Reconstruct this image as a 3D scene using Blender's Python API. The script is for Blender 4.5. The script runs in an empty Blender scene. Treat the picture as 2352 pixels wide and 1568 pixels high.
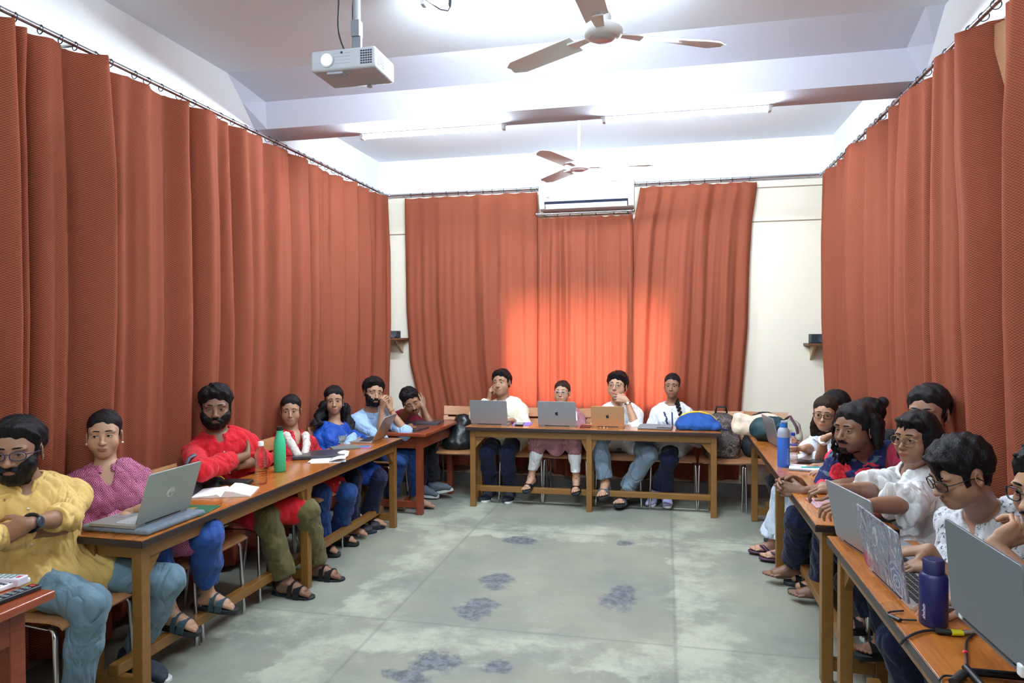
import bpy, math, random
import numpy as np
from mathutils import Matrix, Vector
SC = bpy.context.scene
COL = SC.collection
PI = math.pi
# ------------------------------------------------------------------ camera
IMG_W, IMG_H = 2352, 1568
FOC, YAW, PIT, ROL = 1590.84, 0.217407, -0.014943, -0.004593
CAM = np.array([0., 0., 1.6])
def cam_axes():
    cy, sy, cp, sp = math.cos(YAW), math.sin(YAW), math.cos(PIT), math.sin(PIT)
    f = np.array([-sy*cp, cy*cp, sp]); r = np.array([cy, sy, 0.]); u = np.cross(r, f)
    c, s = math.cos(ROL), math.sin(ROL)
    return np.array([c*r+s*u, -s*r+c*u, f])
AX = cam_axes()
cd = bpy.data.cameras.new('camera'); cam = bpy.data.objects.new('camera', cd); COL.objects.link(cam)
cd.sensor_width = 36; cd.lens = FOC/IMG_W*36; cd.clip_start = 0.02
cam.matrix_world = Matrix(((AX[0][0], AX[1][0], -AX[2][0], CAM[0]), (AX[0][1], AX[1][1], -AX[2][1], CAM[1]),
                           (AX[0][2], AX[1][2], -AX[2][2], CAM[2]), (0, 0, 0, 1)))
SC.camera = cam
# ------------------------------------------------------------------ world, sun, exposure
SC.view_settings.view_transform = 'Standard'; SC.view_settings.look = 'None'
SC.view_settings.gamma = 1; SC.view_settings.use_curve_mapping = False
SC.view_settings.exposure = -0.12
SC.cycles.use_denoising = True
SC.cycles.max_bounces = 10; SC.cycles.diffuse_bounces = 5; SC.cycles.transparent_max_bounces = 12
SC.cycles.caustics_reflective = False; SC.cycles.caustics_refractive = False
SC.cycles.sample_clamp_indirect = 6
w = bpy.data.worlds.new('sky'); SC.world = w; w.use_nodes = True
w.node_tree.nodes['Background'].inputs[0].default_value = (0.85, 0.92, 1, 1)
w.node_tree.nodes['Background'].inputs[1].default_value = 22.0
sd = bpy.data.lights.new('sun', 'SUN'); sd.energy = 30; sd.angle = math.radians(28); sd.color = (1, .95, .86)
sun = bpy.data.objects.new('sun', sd); COL.objects.link(sun)
sun.rotation_euler = Vector((-0.06, -1, -0.40)).to_track_quat('-Z', 'Y').to_euler()
TUBE = 300.0      # emission of the fluorescent tubes
PROJECTOR_LAMP = 6.0

def at(x, y, ax, v):
    """world point seen at pixel x, y on the plane axis ax (0 x, 1 y, 2 z) = v"""
    d = AX.T @ np.array([(x-1176)/FOC, (784-y)/FOC, 1.]); t = (v-CAM[ax])/d[ax]
    return CAM + t*d
V = lambda *a: np.array(a, float)
def nrm(a):
    a = np.array(a, float); return a/max(np.linalg.norm(a), 1e-9)

# ------------------------------------------------------------------ materials
MATS = {}
def nodes(m):
    m.use_nodes = True
    return m.node_tree.nodes, m.node_tree.links, m.node_tree.nodes['Principled BSDF']
def srgb(r, g, b):
    f = lambda c: c/12.92 if c <= .04045 else ((c+.055)/1.055)**2.4
    return (f(r/255), f(g/255), f(b/255), 1)
def mat(name, col=(.5, .5, .5, 1), rough=.5, metal=0., bump=0., bscale=60., bstretch=(1, 1, 1), var=0., vscale=8., spec=.5, emit=0., trans=0., ior=1.45, coat=0., sheen=0.):
    if name in MATS: return MATS[name]
    m = bpy.data.materials.new(name); MATS[name] = m
    N, L, P = nodes(m)
    col = tuple(col) if len(col) == 4 else tuple(col)+(1,)
    P.inputs['Base Color'].default_value = col; P.inputs['Roughness'].default_value = rough; P.inputs['Metallic'].default_value = metal
    P.inputs['Specular IOR Level'].default_value = spec; P.inputs['Transmission Weight'].default_value = trans; P.inputs['IOR'].default_value = ior
    P.inputs['Coat Weight'].default_value = coat
    P.inputs['Sheen Weight'].default_value = sheen
    if emit: P.inputs['Emission Color'].default_value = col; P.inputs['Emission Strength'].default_value = emit
    if var or bump:
        tc = N.new('ShaderNodeTexCoord'); mp = N.new('ShaderNodeMapping'); mp.inputs['Scale'].default_value = bstretch
        L.new(tc.outputs['Object'], mp.inputs[0])
    if var:
        n = N.new('ShaderNodeTexNoise'); n.inputs['Scale'].default_value = vscale; n.inputs['Detail'].default_value = 5
        L.new(mp.outputs[0], n.inputs[0])
        r = N.new('ShaderNodeMapRange'); r.inputs[1].default_value = .3; r.inputs[2].default_value = .7; r.inputs[3].default_value = 1-var; r.inputs[4].default_value = 1+var
        L.new(n.outputs[0], r.inputs[0])
        mx = N.new('ShaderNodeMix'); mx.data_type = 'RGBA'; mx.blend_type = 'MULTIPLY'; mx.inputs[0].default_value = 1; mx.inputs[6].default_value = col
        L.new(r.outputs[0], mx.inputs[7]); L.new(mx.outputs[2], P.inputs['Base Color'])
    if bump:
        n = N.new('ShaderNodeTexNoise'); n.inputs['Scale'].default_value = bscale; n.inputs['Detail'].default_value = 4
        L.new(mp.outputs[0], n.inputs[0]); b = N.new('ShaderNodeBump'); b.inputs['Strength'].default_value = bump; b.inputs['Distance'].default_value = .01
        L.new(n.outputs[0], b.inputs['Height']); L.new(b.outputs[0], P.inputs['Normal'])
    return m
def ramp(N, stops, interp='LINEAR'):
    r = N.new('ShaderNodeValToRGB'); r.color_ramp.interpolation = interp
    e = r.color_ramp.elements
    while len(e) < len(stops): e.new(.5)
    for i, (p, c) in enumerate(stops): e[i].position = p; e[i].color = tuple(c) if len(c) == 4 else tuple(c)+(1,)
    return r

# ------------------------------------------------------------------ mesh helpers
def frame(d, up=(0, 0, 1)):
    d = nrm(d); up = np.array(up, float)
    if abs(d@up) > .98: up = V(0, 1, 0) if abs(d[1]) < .9 else V(1, 0, 0)
    a = nrm(np.cross(up, d)); return a, np.cross(d, a), d
class MB:
    def __init__(s): s.v = []; s.f = []; s.m = []
    def add(s, vs, fs, mi=0):
        o = len(s.v); s.v += [tuple(float(c) for c in p) for p in vs]; s.f += [tuple(i+o for i in f) for f in fs]; s.m += [mi]*len(fs); return s
    def hexa(s, p, mi=0):
        return s.add(p, [(0, 3, 2, 1), (4, 5, 6, 7), (0, 1, 5, 4), (1, 2, 6, 5), (2, 3, 7, 6), (3, 0, 4, 7)], mi)
    def box(s, c, d, rz=0, rot=None, mi=0):
        R = np.array(Matrix.Rotation(rz, 3, 'Z')) if rot is None else np.array(rot)
        x, y, z = d[0]/2, d[1]/2, d[2]/2
        return s.hexa([np.array(c)+R@V(*q) for q in ((-x, -y, -z), (x, -y, -z), (x, y, -z), (-x, y, -z), (-x, -y, z), (x, -y, z), (x, y, z), (-x, y, z))], mi)
    def tube(s, pts, r, n=8, mi=0, closed=False, flat=None):
        P = [np.array(p, float) for p in pts]; k = len(P); rs = [r]*k if np.isscalar(r) else list(r)
        vs = []; pa = None
        for i in range(k):
            d = P[(i+1) % k]-P[i-1] if closed else P[min(i+1, k-1)]-P[max(i-1, 0)]
            d = nrm(d)
            if pa is None: a, b, _ = frame(d)
            else:
                a = pa-d*(pa@d); a = nrm(a) if np.linalg.norm(a) > 1e-6 else frame(d)[0]; b = np.cross(d, a)
            pa = a
            for j in range(n):
                t = 2*PI*j/n; vs.append(P[i]+rs[i]*(math.cos(t)*a+math.sin(t)*b*(flat or 1)))
        fs = []
        for i in range(k if closed else k-1):
            for j in range(n):
                q = ((i+1) % k)*n
                fs.append((i*n+j, i*n+(j+1) % n, q+(j+1) % n, q+j))
        if not closed: fs += [tuple(reversed(range(n))), tuple(range((k-1)*n, k*n))]
        return s.add(vs, fs, mi)
    def lathe(s, prof, c=(0, 0, 0), n=24, mi=0, R=None):
        R = np.eye(3) if R is None else np.array(R); vs = []; fs = []
        for r, z in prof:
            for j in range(n):
                t = 2*PI*j/n; vs.append(np.array(c)+R@V(r*math.cos(t), r*math.sin(t), z))
        for i in range(len(prof)-1):
            for j in range(n): fs.append((i*n+j, i*n+(j+1) % n, (i+1)*n+(j+1) % n, (i+1)*n+j))
        fs += [tuple(reversed(range(n))), tuple(range((len(prof)-1)*n, len(prof)*n))]
        return s.add(vs, fs, mi)
    def prism(s, poly, h, T=None, mi=0):
        T = T or (lambda p: p); n = len(poly)
        vs = [T(V(x, y, 0)) for x, y in poly]+[T(V(x, y, h)) for x, y in poly]
        return s.add(vs, [tuple(reversed(range(n))), tuple(range(n, 2*n))]+[(i, (i+1) % n, n+(i+1) % n, n+i) for i in range(n)], mi)
    def sph(s, c, r, n=16, m=10, mi=0, R=None):
        r = (r, r, r) if np.isscalar(r) else r; R = np.eye(3) if R is None else np.array(R); vs = []; fs = []
        for i in range(m+1):
            a = PI*i/m
            for j in range(n):
                t = 2*PI*j/n; vs.append(np.array(c)+R@V(r[0]*math.sin(a)*math.cos(t), r[1]*math.sin(a)*math.sin(t), r[2]*math.cos(a)))
        for i in range(m):
            for j in range(n): fs.append((i*n+j, (i+1)*n+j, (i+1)*n+(j+1) % n, i*n+(j+1) % n))
        return s.add(vs, fs, mi)
    def build(s, name, mats, parent=None, smooth=35, bevel=0, seg=2, M=None):
        me = bpy.data.meshes.new(name); me.from_pydata(s.v, [], s.f); me.update()
        return finish(me, name, mats, s.m, parent, smooth, bevel, seg, M)
def finish(me, name, mats, mi=None, parent=None, smooth=35, bevel=0, seg=2, M=None):
    mats = mats if isinstance(mats, (list, tuple)) else [mats]
    for m in mats: me.materials.append(m)
    if mi is not None and len(mats) > 1: me.polygons.foreach_set('material_index', mi)
    if smooth:
        me.polygons.foreach_set('use_smooth', [True]*len(me.polygons))
        if smooth < 180: me.set_sharp_from_angle(angle=math.radians(smooth))
    o = bpy.data.objects.new(name, me); COL.objects.link(o)
    if parent: o.parent = parent
    if M is not None: o.matrix_world = M
    if bevel:
        b = o.modifiers.new('bevel', 'BEVEL'); b.width = bevel; b.segments = seg; b.limit_method = 'ANGLE'; b.angle_limit = math.radians(40); b.harden_normals = False
    return o
def tag(o, label, cat, group=None):
    o['label'] = label; o['category'] = cat
    if group: o['group'] = group
    return o
def thing(name, label, cat, loc=(0, 0, 0), rz=0., group=None, rot=None):
    o = bpy.data.objects.new(name, None); COL.objects.link(o); o.empty_display_size = .1
    o.location = [float(c) for c in loc]; o.rotation_euler = (0, 0, rz) if rot is None else rot
    return tag(o, label, cat, group)
def struct(o): o['kind'] = 'structure'; return o
def dup(root, loc, rz, label, group=None):
    r = root.copy(); COL.objects.link(r); r.location = [float(c) for c in loc]; r.rotation_euler = (0, 0, rz); r['label'] = label
    if group: r['group'] = group
    for ch in list(root.children):
        c = ch.copy(); COL.objects.link(c); c.parent = r
        for g in ch.children:
            d = g.copy(); COL.objects.link(d); d.parent = c
    return r
def text(name, s, size, m, parent, M, ext=.0006, shear=0.):
    cu = bpy.data.curves.new(name, 'FONT'); cu.body = s; cu.size = size; cu.extrude = ext; cu.align_x = 'CENTER'; cu.align_y = 'CENTER'
    cu.shear = shear; cu.materials.append(m); o = bpy.data.objects.new(name, cu); COL.objects.link(o); me = bpy.data.meshes.new_from_object(o.evaluated_get(bpy.context.evaluated_depsgraph_get()))
    bpy.data.objects.remove(o); o = bpy.data.objects.new(name, me); COL.objects.link(o); o.parent = parent; o.matrix_local = M; return o
def lens_mat():
    if 'lens' in MATS: return MATS['lens']
    m = bpy.data.materials.new('lens'); MATS['lens'] = m; m.use_nodes = True; N, L = m.node_tree.nodes, m.node_tree.links; N.clear()
    o = N.new('ShaderNodeOutputMaterial'); t = N.new('ShaderNodeBsdfTransparent'); g = N.new('ShaderNodeBsdfGlossy'); g.inputs['Roughness'].default_value = .03
    f = N.new('ShaderNodeFresnel'); f.inputs[0].default_value = 1.5; x = N.new('ShaderNodeMixShader'); L.new(f.outputs[0], x.inputs[0]); L.new(t.outputs[0], x.inputs[1]); L.new(g.outputs[0], x.inputs[2]); L.new(x.outputs[0], o.inputs[0])
    return m
# ------------------------------------------------------------------ the room
class NT:
    """small helper that writes node maths"""
    def __init__(s, m): s.N, s.L, s.P = nodes(m)
    def val(s, n, i, v):
        if hasattr(v, 'links') or isinstance(v, bpy.types.NodeSocket): s.L.new(v, n.inputs[i])
        else: n.inputs[i].default_value = v
    def m(s, op, a, b=0., c=0.):
        n = s.N.new('ShaderNodeMath'); n.operation = op
        for i, v in enumerate((a, b, c)): s.val(n, i, v)
        return n.outputs[0]
    def ss(s, x, lo, hi):
        n = s.N.new('ShaderNodeMapRange'); n.interpolation_type = 'SMOOTHSTEP'; s.val(n, 0, x); n.inputs[1].default_value = lo; n.inputs[2].default_value = hi; return n.outputs[0]
    def noise(s, vec, sc, det=5, rough=.55, st=None, dist=0.):
        if st is not None:
            mp = s.N.new('ShaderNodeMapping'); mp.inputs['Scale'].default_value = st; s.L.new(vec, mp.inputs[0]); vec = mp.outputs[0]
        n = s.N.new('ShaderNodeTexNoise'); n.inputs['Scale'].default_value = sc; n.inputs['Detail'].default_value = det; n.inputs['Roughness'].default_value = rough; n.inputs['Distortion'].default_value = dist
        s.L.new(vec, n.inputs[0]); return n.outputs[0]
    def mix(s, f, a, b, mode='MIX'):
        n = s.N.new('ShaderNodeMix'); n.data_type = 'RGBA'; n.blend_type = mode
        s.val(n, 0, f)
        for i, v in ((6, a), (7, b)):
            if isinstance(v, tuple): n.inputs[i].default_value = v
            else: s.L.new(v, n.inputs[i])
        return n.outputs[2]
    def obj(s): return s.N.new('ShaderNodeTexCoord').outputs['Object']
    def uv(s): return s.N.new('ShaderNodeTexCoord').outputs['UV']
    def xyz(s, v):
        n = s.N.new('ShaderNodeSeparateXYZ'); s.L.new(v, n.inputs[0]); return n.outputs
    def bump(s, h, st=.3, d=.01):
        b = s.N.new('ShaderNodeBump'); b.inputs['Strength'].default_value = st; b.inputs['Distance'].default_value = d; s.L.new(h, b.inputs['Height']); s.L.new(b.outputs[0], s.P.inputs['Normal'])
def newmat(n): m = bpy.data.materials.new(n); MATS[n] = m; return m, NT(m)

def floor_mat():
    m, t = newmat('concrete_floor'); o = t.obj(); X, Y, Z = t.xyz(o)
    n1 = t.noise(o, 1.3, 6); n2 = t.noise(o, 5, 8, .65); n3 = t.noise(o, 22, 6, .7); n4 = t.noise(o, 2.2, 7, .7)
    col = t.mix(t.ss(n1, .35, .65), srgb(120, 123, 115), srgb(140, 139, 125))
    col = t.mix(t.m('MULTIPLY', t.ss(n2, .45, .75), .5), col, srgb(147, 151, 141))
    wob = t.m('MULTIPLY', t.m('SUBTRACT', n2, .5), .5)
    def band(c, axis, a, b):        # pale cement smear beside a joint, from a to b metres off it
        d = t.m('ADD', t.m('SUBTRACT', axis, c), wob)
        return t.m('MULTIPLY', t.ss(d, a-.06, a+.02), t.m('SUBTRACT', 1, t.ss(d, b-.12, b+.1)))
    pale = None
    for c, ax_, a, b in ((-1.513, X, -.34, -.02), (.05, X, .03, .34), (5.41, Y, -.16, .22), (3.585, Y, -.34, -.02), (1.76, Y, -.2, .1)):
        p = band(c, ax_, a, b); pale = p if pale is None else t.m('MAXIMUM', pale, p)
    pale = t.m('MULTIPLY', pale, t.ss(n4, .38, .62))
    col = t.mix(t.m('MULTIPLY', pale, .75), col, srgb(180, 182, 164))
    scr = t.ss(t.noise(o, 9, 8, .75), .60, .70)
    col = t.mix(t.m('MULTIPLY', t.m('MULTIPLY', scr, t.ss(n1, .45, .6)), .55), col, srgb(176, 179, 164))
    # joints between the cast slabs
    j = None
    for c, ax_ in ((-1.513, X), (.05, X), (5.41, Y), (3.585, Y), (1.76, Y), (-3.05, X)):
        d = t.m('SUBTRACT', 1, t.ss(t.m('ABSOLUTE', t.m('ADD', t.m('SUBTRACT', ax_, c), t.m('MULTIPLY', t.m('SUBTRACT', n3, .5), .02))), .003, .016)); j = d if j is None else t.m('MAXIMUM', j, d)
    col = t.mix(t.m('MULTIPLY', j, .35), col, srgb(92, 98, 96))
    # worn-through dark patches
    dk = None
    for px, py, rx, ry in ((1140, 1332, .13, .20), (1095, 1395, .17, .18), (1425, 1372, .125, .26), (1200, 1240, .16, .12), (1436, 1247, .09, .10), (1000, 1525, .16, .14), (1135, 1532, .09, .08), (940, 1555, .16, .08)):
        c = at(px, py, 2, 0)
        q = t.m('SQRT', t.m('ADD', t.m('POWER', t.m('ABSOLUTE', t.m('DIVIDE', t.m('SUBTRACT', X, float(c[0])), rx)), 2.), t.m('POWER', t.m('ABSOLUTE', t.m('DIVIDE', t.m('SUBTRACT', Y, float(c[1])), ry)), 2.)))
        q = t.m('ADD', q, t.m('MULTIPLY', t.m('SUBTRACT', n2, .5), 2.2)); q = t.m('SUBTRACT', 1, t.ss(q, .55, .95)); dk = q if dk is None else t.m('MAXIMUM', dk, q)
    patch = t.mix(t.ss(n3, .4, .6), srgb(66, 72, 82), srgb(108, 114, 121))
    col = t.mix(t.m('MULTIPLY', dk, .88), col, patch)
    t.L.new(col, t.P.inputs['Base Color'])
    t.val(t.P, 'Roughness', t.m('ADD', .42, t.m('MULTIPLY', n2, .3))); t.P.inputs['Specular IOR Level'].default_value = .35
    t.bump(t.m('ADD', t.m('MULTIPLY', n3, .5), t.m('MULTIPLY', j, -.8)), .25, .006)
    return m
def wall_mat(name, low, high, z=3.02):
    m, t = newmat(name); o = t.obj(); X, Y, Z = t.xyz(o); n = t.noise(o, 3, 5)
    col = t.mix(t.ss(Z, z-.01, z+.01), low, high); col = t.mix(.08, col, t.mix(n, (.5, .5, .5, 1), (1, 1, 1, 1)), 'MULTIPLY')
    t.L.new(col, t.P.inputs['Base Color']); t.P.inputs['Roughness'].default_value = .75; t.bump(t.noise(o, 40, 4), .08); return m
M_WALL = wall_mat('cream_wall_paint', srgb(236, 229, 212), srgb(246, 247, 249)); M_CEIL = mat('white_ceiling_paint', srgb(238, 246, 255), .8, bump=.06, bscale=30)
XL, XR, YB, YF, ZC = -2.98, 1.53, 6.95, -1.6, 3.41
WX0, WX1, WZ0, WZ1 = -1.60, .094, .885, 2.0
def sbox(name, lo, hi, m, **k):
    lo, hi = np.array(lo, float), np.array(hi, float); return struct(MB().box((lo+hi)/2, hi-lo).build(name, m, smooth=0, **k))
sbox('floor', (XL-.15, YF-.15, -.12), (XR+.15, YB+.3, 0), floor_mat())
sbox('ceiling', (XL-.15, YF-.15, ZC), (XR+.15, YB+.3, ZC+.15), M_CEIL)
sbox('wall_left', (XL-.15, YF, 0), (XL, YB, ZC), M_WALL); sbox('wall_right', (XR, YF, 0), (XR+.15, YB, ZC), M_WALL); sbox('wall_front', (XL, YF-.15, 0), (XR, YF, ZC), M_WALL)
b = MB()
for lo, hi in (((XL-.15, YB, 0), (WX0, YB+.22, ZC)), ((WX1, YB, 0), (XR+.15, YB+.22, ZC)), ((WX0, YB, 0), (WX1, YB+.22, WZ0)), ((WX0, YB, WZ1), (WX1, YB+.22, ZC))):
    lo, hi = np.array(lo), np.array(hi); b.box((lo+hi)/2, hi-lo)
struct(b.build('wall_back', M_WALL, smooth=0))
sbox('trim_added_sunshade', (WX0-.2, YB+.22, WZ1+.05), (WX1+.2, YB+.75, WZ1+.13), M_WALL)  # unseen overhang added so the window light fades towards its top
# beam with a sloping near face
b = MB(); vs = []
for x, my, mz in ((XL, 4.49, 3.26), (XL+.10, 4.63, 3.30), (XR-.10, 4.63, 3.30), (XR, 4.49, 3.26)): vs += [(x, 4.32, ZC+.002), (x, my, mz), (x, 4.65, 3.105), (x, 4.97, 3.105), (x, 4.97, ZC+.002)]
b.add(vs, [(5*i+j, 5*i+(j+1) % 5, 5*i+5+(j+1) % 5, 5*i+5+j) for i in range(3) for j in range(5)]+[(4, 3, 2, 1, 0), (15, 16, 17, 18, 19)]); struct(b.build('ceiling_beam', mat('pale_lavender_beam_paint', srgb(204, 205, 219), .8, bump=.06, bscale=30), smooth=0))
M_SKIRT = mat('grey_skirting', srgb(112, 106, 104), .6, var=.12)
sbox('baseboard_back', (XL, YB-.022, 0), (XR, YB, .125), M_SKIRT); sbox('baseboard_left', (XL, YF, 0), (XL+.02, YB, .125), M_SKIRT); sbox('baseboard_right', (XR-.02, YF, 0), (XR, YB, .125), M_SKIRT)
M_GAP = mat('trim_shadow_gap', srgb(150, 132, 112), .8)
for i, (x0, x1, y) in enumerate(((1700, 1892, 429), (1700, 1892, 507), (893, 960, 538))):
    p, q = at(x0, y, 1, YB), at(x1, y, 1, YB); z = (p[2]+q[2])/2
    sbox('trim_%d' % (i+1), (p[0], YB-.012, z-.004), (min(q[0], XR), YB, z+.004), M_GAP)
# window behind the curtains
M_FRAME = mat('window_frame_paint', srgb(120, 110, 100), .5)
b = MB(); yc = YB+.12; cx = (WX0+WX1)/2
for z in (WZ0+.02, WZ1-.02): b.box((cx, yc, z), (WX1-WX0, .05, .04))
for x in (WX0+.02, WX0+.565, WX1-.565, WX1-.02): b.box((x, yc, (WZ0+WZ1)/2), (.04, .05, WZ1-WZ0))
win = struct(b.build('window_1', M_FRAME, smooth=0)); b = MB(); b.box((cx, yc, (WZ0+WZ1)/2), (WX1-WX0-.02, .004, WZ1-WZ0-.02)); b.build('window_pane', lens_mat(), win, 0)

# ------------------------------------------------------------------ curtains
def curtain_mat():
    m, t = newmat('rust_woven_curtain'); u = t.uv(); U, Vv, _ = t.xyz(u); o = t.obj()
    a = t.m('SINE', t.m('MULTIPLY', U, 2*PI/.0135)); b2 = t.m('SINE', t.m('MULTIPLY', Vv, 2*PI/.011)); wv = t.m('MULTIPLY', a, b2)
    k = t.ss(wv, -.25, .25); n = t.noise(o, 2.5, 4)
    col = t.mix(k, srgb(144, 76, 55), srgb(178, 108, 84)); col = t.mix(t.m('MULTIPLY', n, .25), col, srgb(130, 66, 48))
    P = t.P; t.L.new(col, P.inputs['Base Color']); P.inputs['Roughness'].default_value = .85; P.inputs['Specular IOR Level'].default_value = .12
    t.bump(wv, .35, .004)
    tr = t.N.new('ShaderNodeBsdfTranslucent'); t.L.new(t.mix(k, srgb(236, 118, 92), srgb(255, 196, 172)), tr.inputs[0])
    mx = t.N.new('ShaderNodeMixShader'); mx.inputs[0].default_value = .30; t.L.new(P.outputs[0], mx.inputs[1]); t.L.new(tr.outputs[0], mx.inputs[2])
    t.L.new(mx.outputs[0], t.N['Material Output'].inputs['Surface']); return m
M_CUR = curtain_mat(); M_LIN = mat('tan_curtain_lining', srgb(168, 120, 84), .9, bump=.4, bscale=260); M_HEM = mat('dark_curtain_hem', srgb(104, 62, 50), .9)
M_STEEL = mat('steel_rod', srgb(190, 194, 200), .25, 1.); M_RING = mat('dark_ring', srgb(60, 62, 70), .35, .8); M_CHROME = mat('chrome', srgb(205, 205, 210), .18, 1.)
RING = None
push = lambda u, v: -.035*float(np.clip((v-.45)/.3, 0, 1))+0*u
def curtain(name, lab, A, B, zt, zb, normal, nf, seed=1, amp=.038, edge0=None, edge1=None, top_gap=.035, grp=None, rings=None, deep=(), bulge=None, hemz=.0, mats=None, edge_in=(0, 0)):
    """A, B: ends of the run (x, y); nf folds; edge0/edge1(v) move the two edges along the run (v 0 top, 1 bottom)"""
    rg = np.random.RandomState(seed); A = V(*A, 0); B = V(*B, 0); L = np.linalg.norm(B-A); d = (B-A)/L; nn = V(*normal, 0)
    nu, nv = int(nf*12)+1, 46; ph = rg.uniform(0, 6, 6); cents = (np.arange(nf)+.5+rg.uniform(-.22, .22, nf))/nf; dep = rg.uniform(.45, 1.15, nf); wid = rg.uniform(.7, 1.25, nf)
    vs = []; uvs = []; u_ = np.linspace(0, 1, nu); arc = 0
    for j in range(nv+1):
        v = j/nv; e0 = edge0(v) if edge0 else 0; e1 = edge1(v) if edge1 else 0
        gather = .75+.25*min(v*5, 1); sw = .12*math.sin(2.2*v+ph[0])+.05*math.sin(5*v+ph[1])
        w = np.zeros(nu)
        for c, q, wd in zip(cents, dep, wid):
            x = (u_-c-.012*math.sin(3*v+c*20))*nf/wd; w += q*np.exp(-(x*2.05)**2)
        w = amp*gather*(2.3*w-1.)+amp*.35*np.sin(u_*nf*2*PI*.37+ph[2]+sw*3)+.006*np.sin(u_*nf*2*PI*1.9+ph[3]+v*2)*min(v*4, 1)
        for c, q, wd in deep: w -= q*np.exp(-((u_-c)*L/wd)**2)*min(1, v*6+.3)
        if bulge: w += bulge(u_, v)
        w[0] -= edge_in[0]; w[-1] -= edge_in[1]
        sag = .012*np.abs(np.sin(u_*nf*PI))*(1-min(v*8, 1))
        for i in range(nu):
            s = e0+(L+e1-e0)*u_[i]; p = A+d*s+nn*w[i]; z = zt-top_gap-sag[i]+(zb-zt+top_gap)*v+(.012*math.sin(u_[i]*nf*1.3+ph[4]))*v
            vs.append(p+V(0, 0, z)); uvs.append((u_[i]*L*1.25, z))
    fs = [(j*nu+i, (j+1)*nu+i, (j+1)*nu+i+1, j*nu+i+1) for j in range(nv) for i in range(nu-1)]
    o = V(*((A+B)/2)[:2], 0); me = bpy.data.meshes.new(name); me.from_pydata([tuple(p-o) for p in vs], [], fs); me.update()
    uvl = me.uv_layers.new(name='UVMap'); idx = np.zeros(len(me.loops), np.int32); me.loops.foreach_get('vertex_index', idx); uvl.data.foreach_set('uv', np.array(uvs)[idx].astype(np.float32).ravel())
    ob = finish(me, name, mats or [M_CUR, M_HEM], None, None, 180); ob.location = tuple(o); tag(ob, lab, 'curtain', grp)
    if hemz: me.polygons.foreach_set('material_index', [1 if f//(nu-1) >= nv-hemz else 0 for f in range(len(fs))])
    sd_ = ob.modifiers.new('cloth thickness', 'SOLIDIFY'); sd_.thickness = .003; sd_.offset = 0
    global RING
    n = rings or max(4, int(L/.125))
    if RING is None:
        b = MB(); b.tube([(.021*math.cos(a), 0, .021*math.sin(a)) for a in np.linspace(0, 2*PI, 17)[:-1]], .0024, 6, closed=True); r0 = b.build('curtain_ring', M_RING, None, 180); RING = r0.data; bpy.data.objects.remove(r0)
    for i in range(n):
        s = L*(i+.5+rg.uniform(-.2, .2))/n; r = bpy.data.objects.new('curtain_ring', RING); COL.objects.link(r); r.parent = ob
        r.location = tuple(A+d*s-o+V(0, 0, zt-.008)); r.rotation_euler = (0, 0, math.atan2(d[1], d[0])+PI/2+rg.uniform(-.3, .3))
    return ob
def rod(lab, A, B, r=.0125, brk=()):
    A, B = V(*A), V(*B); c = (A+B)/2; d = nrm(B-A); o = MB().tube([A-c, B-c], r, 12).build('curtain_rod', M_STEEL, None, 60); o.location = tuple(c); tag(o, lab, 'curtain rod')
    for p in (A, B): MB().sph(p-c, r*1.5, 12, 8).build('finial', M_STEEL, o, 180)
    for t, w in brk:
        p = A+(B-A)*t-c; MB().tube([p, p+V(*w)], .008, 8).build('rod_bracket', M_STEEL, o, 60)
ZR = 3.03; CXL, CXR, CY = -2.855, 1.42, 6.86
rod('long steel curtain rod along the left wall, full of rings', (CXL, .3, ZR), (CXL, 6.84, ZR), brk=[(t, (-.12, 0, 0)) for t in (.15, .4, .65, .9)])
rod('long steel curtain rod along the right wall', (CXR, .3, ZR), (CXR, 6.84, ZR), brk=[(t, (.11, 0, 0)) for t in (.15, .4, .65, .9)])
rod('steel rod on the back wall between the left corner and the air conditioner', (-2.83, CY, ZR), (-1.243, CY, ZR), brk=[(.08, (0, .09, 0)), (.97, (0, .09, 0))])
rod('steel rod on the back wall from the air conditioner to the right corner', (-.29, CY, ZR), (1.40, CY, ZR), brk=[(.03, (0, .09, 0)), (.95, (0, .09, 0))])
rod('short lower steel rod hanging under the air conditioner', (-1.255, CY, 2.77), (-.30, CY, 2.77), brk=[(.06, (0, .09, 0)), (.94, (0, .09, 0))])
yl = lambda px: float(at(px, 700, 0, CXL)[1]); yr = lambda px: float(at(px, 700, 0, CXR)[1])
LB = [.45, yl(-120), yl(72), yl(247), yl(432), yl(712), 6.80]
LL = ['rust curtain on the left wall, nearest the viewer and mostly out of view', 'rust curtain at the far left edge of the photo', 'rust curtain hanging behind the man in yellow', 'rust curtain hanging behind the woman in purple kurta', 'rust curtain hanging behind the man in red kurta', 'rust curtain at the far end of the left wall, beside the cream corner strip']
for i in range(1, 6):
    L = LB[i+1]-LB[i]
    curtain('curtain', LL[i], (CXL, LB[i]), (CXL, LB[i+1]), ZR, .05, (1, 0), max(4, int(L/.145)), 10+i, .058, deep=[(0, .05, .03), (1, .06, .05)], edge_in=(.03, .05), bulge=push)
RB = [6.83, yr(1995), yr(2140), yr(2300), .5]
RL = ['rust curtain at the far end of the right wall, by the corner', 'rust curtain on the right wall behind the man in floral shirt', 'rust curtain on the right wall behind the man with half hidden face, top corner folded', 'rust curtain at the far right edge of the photo']
for i in range(4):
    L = abs(RB[i+1]-RB[i])
    curtain('curtain', RL[i], (CXR, RB[i]), (CXR, RB[i+1]), ZR, .05, (-1, 0), max(4, int(L/.145)), 30+i, .058, deep=[(1, .05, .05)], edge_in=(.0, .05), bulge=push, edge1=(lambda v: .16*max(0, 1-v*3.2)*-1) if i == 2 else None)
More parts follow.
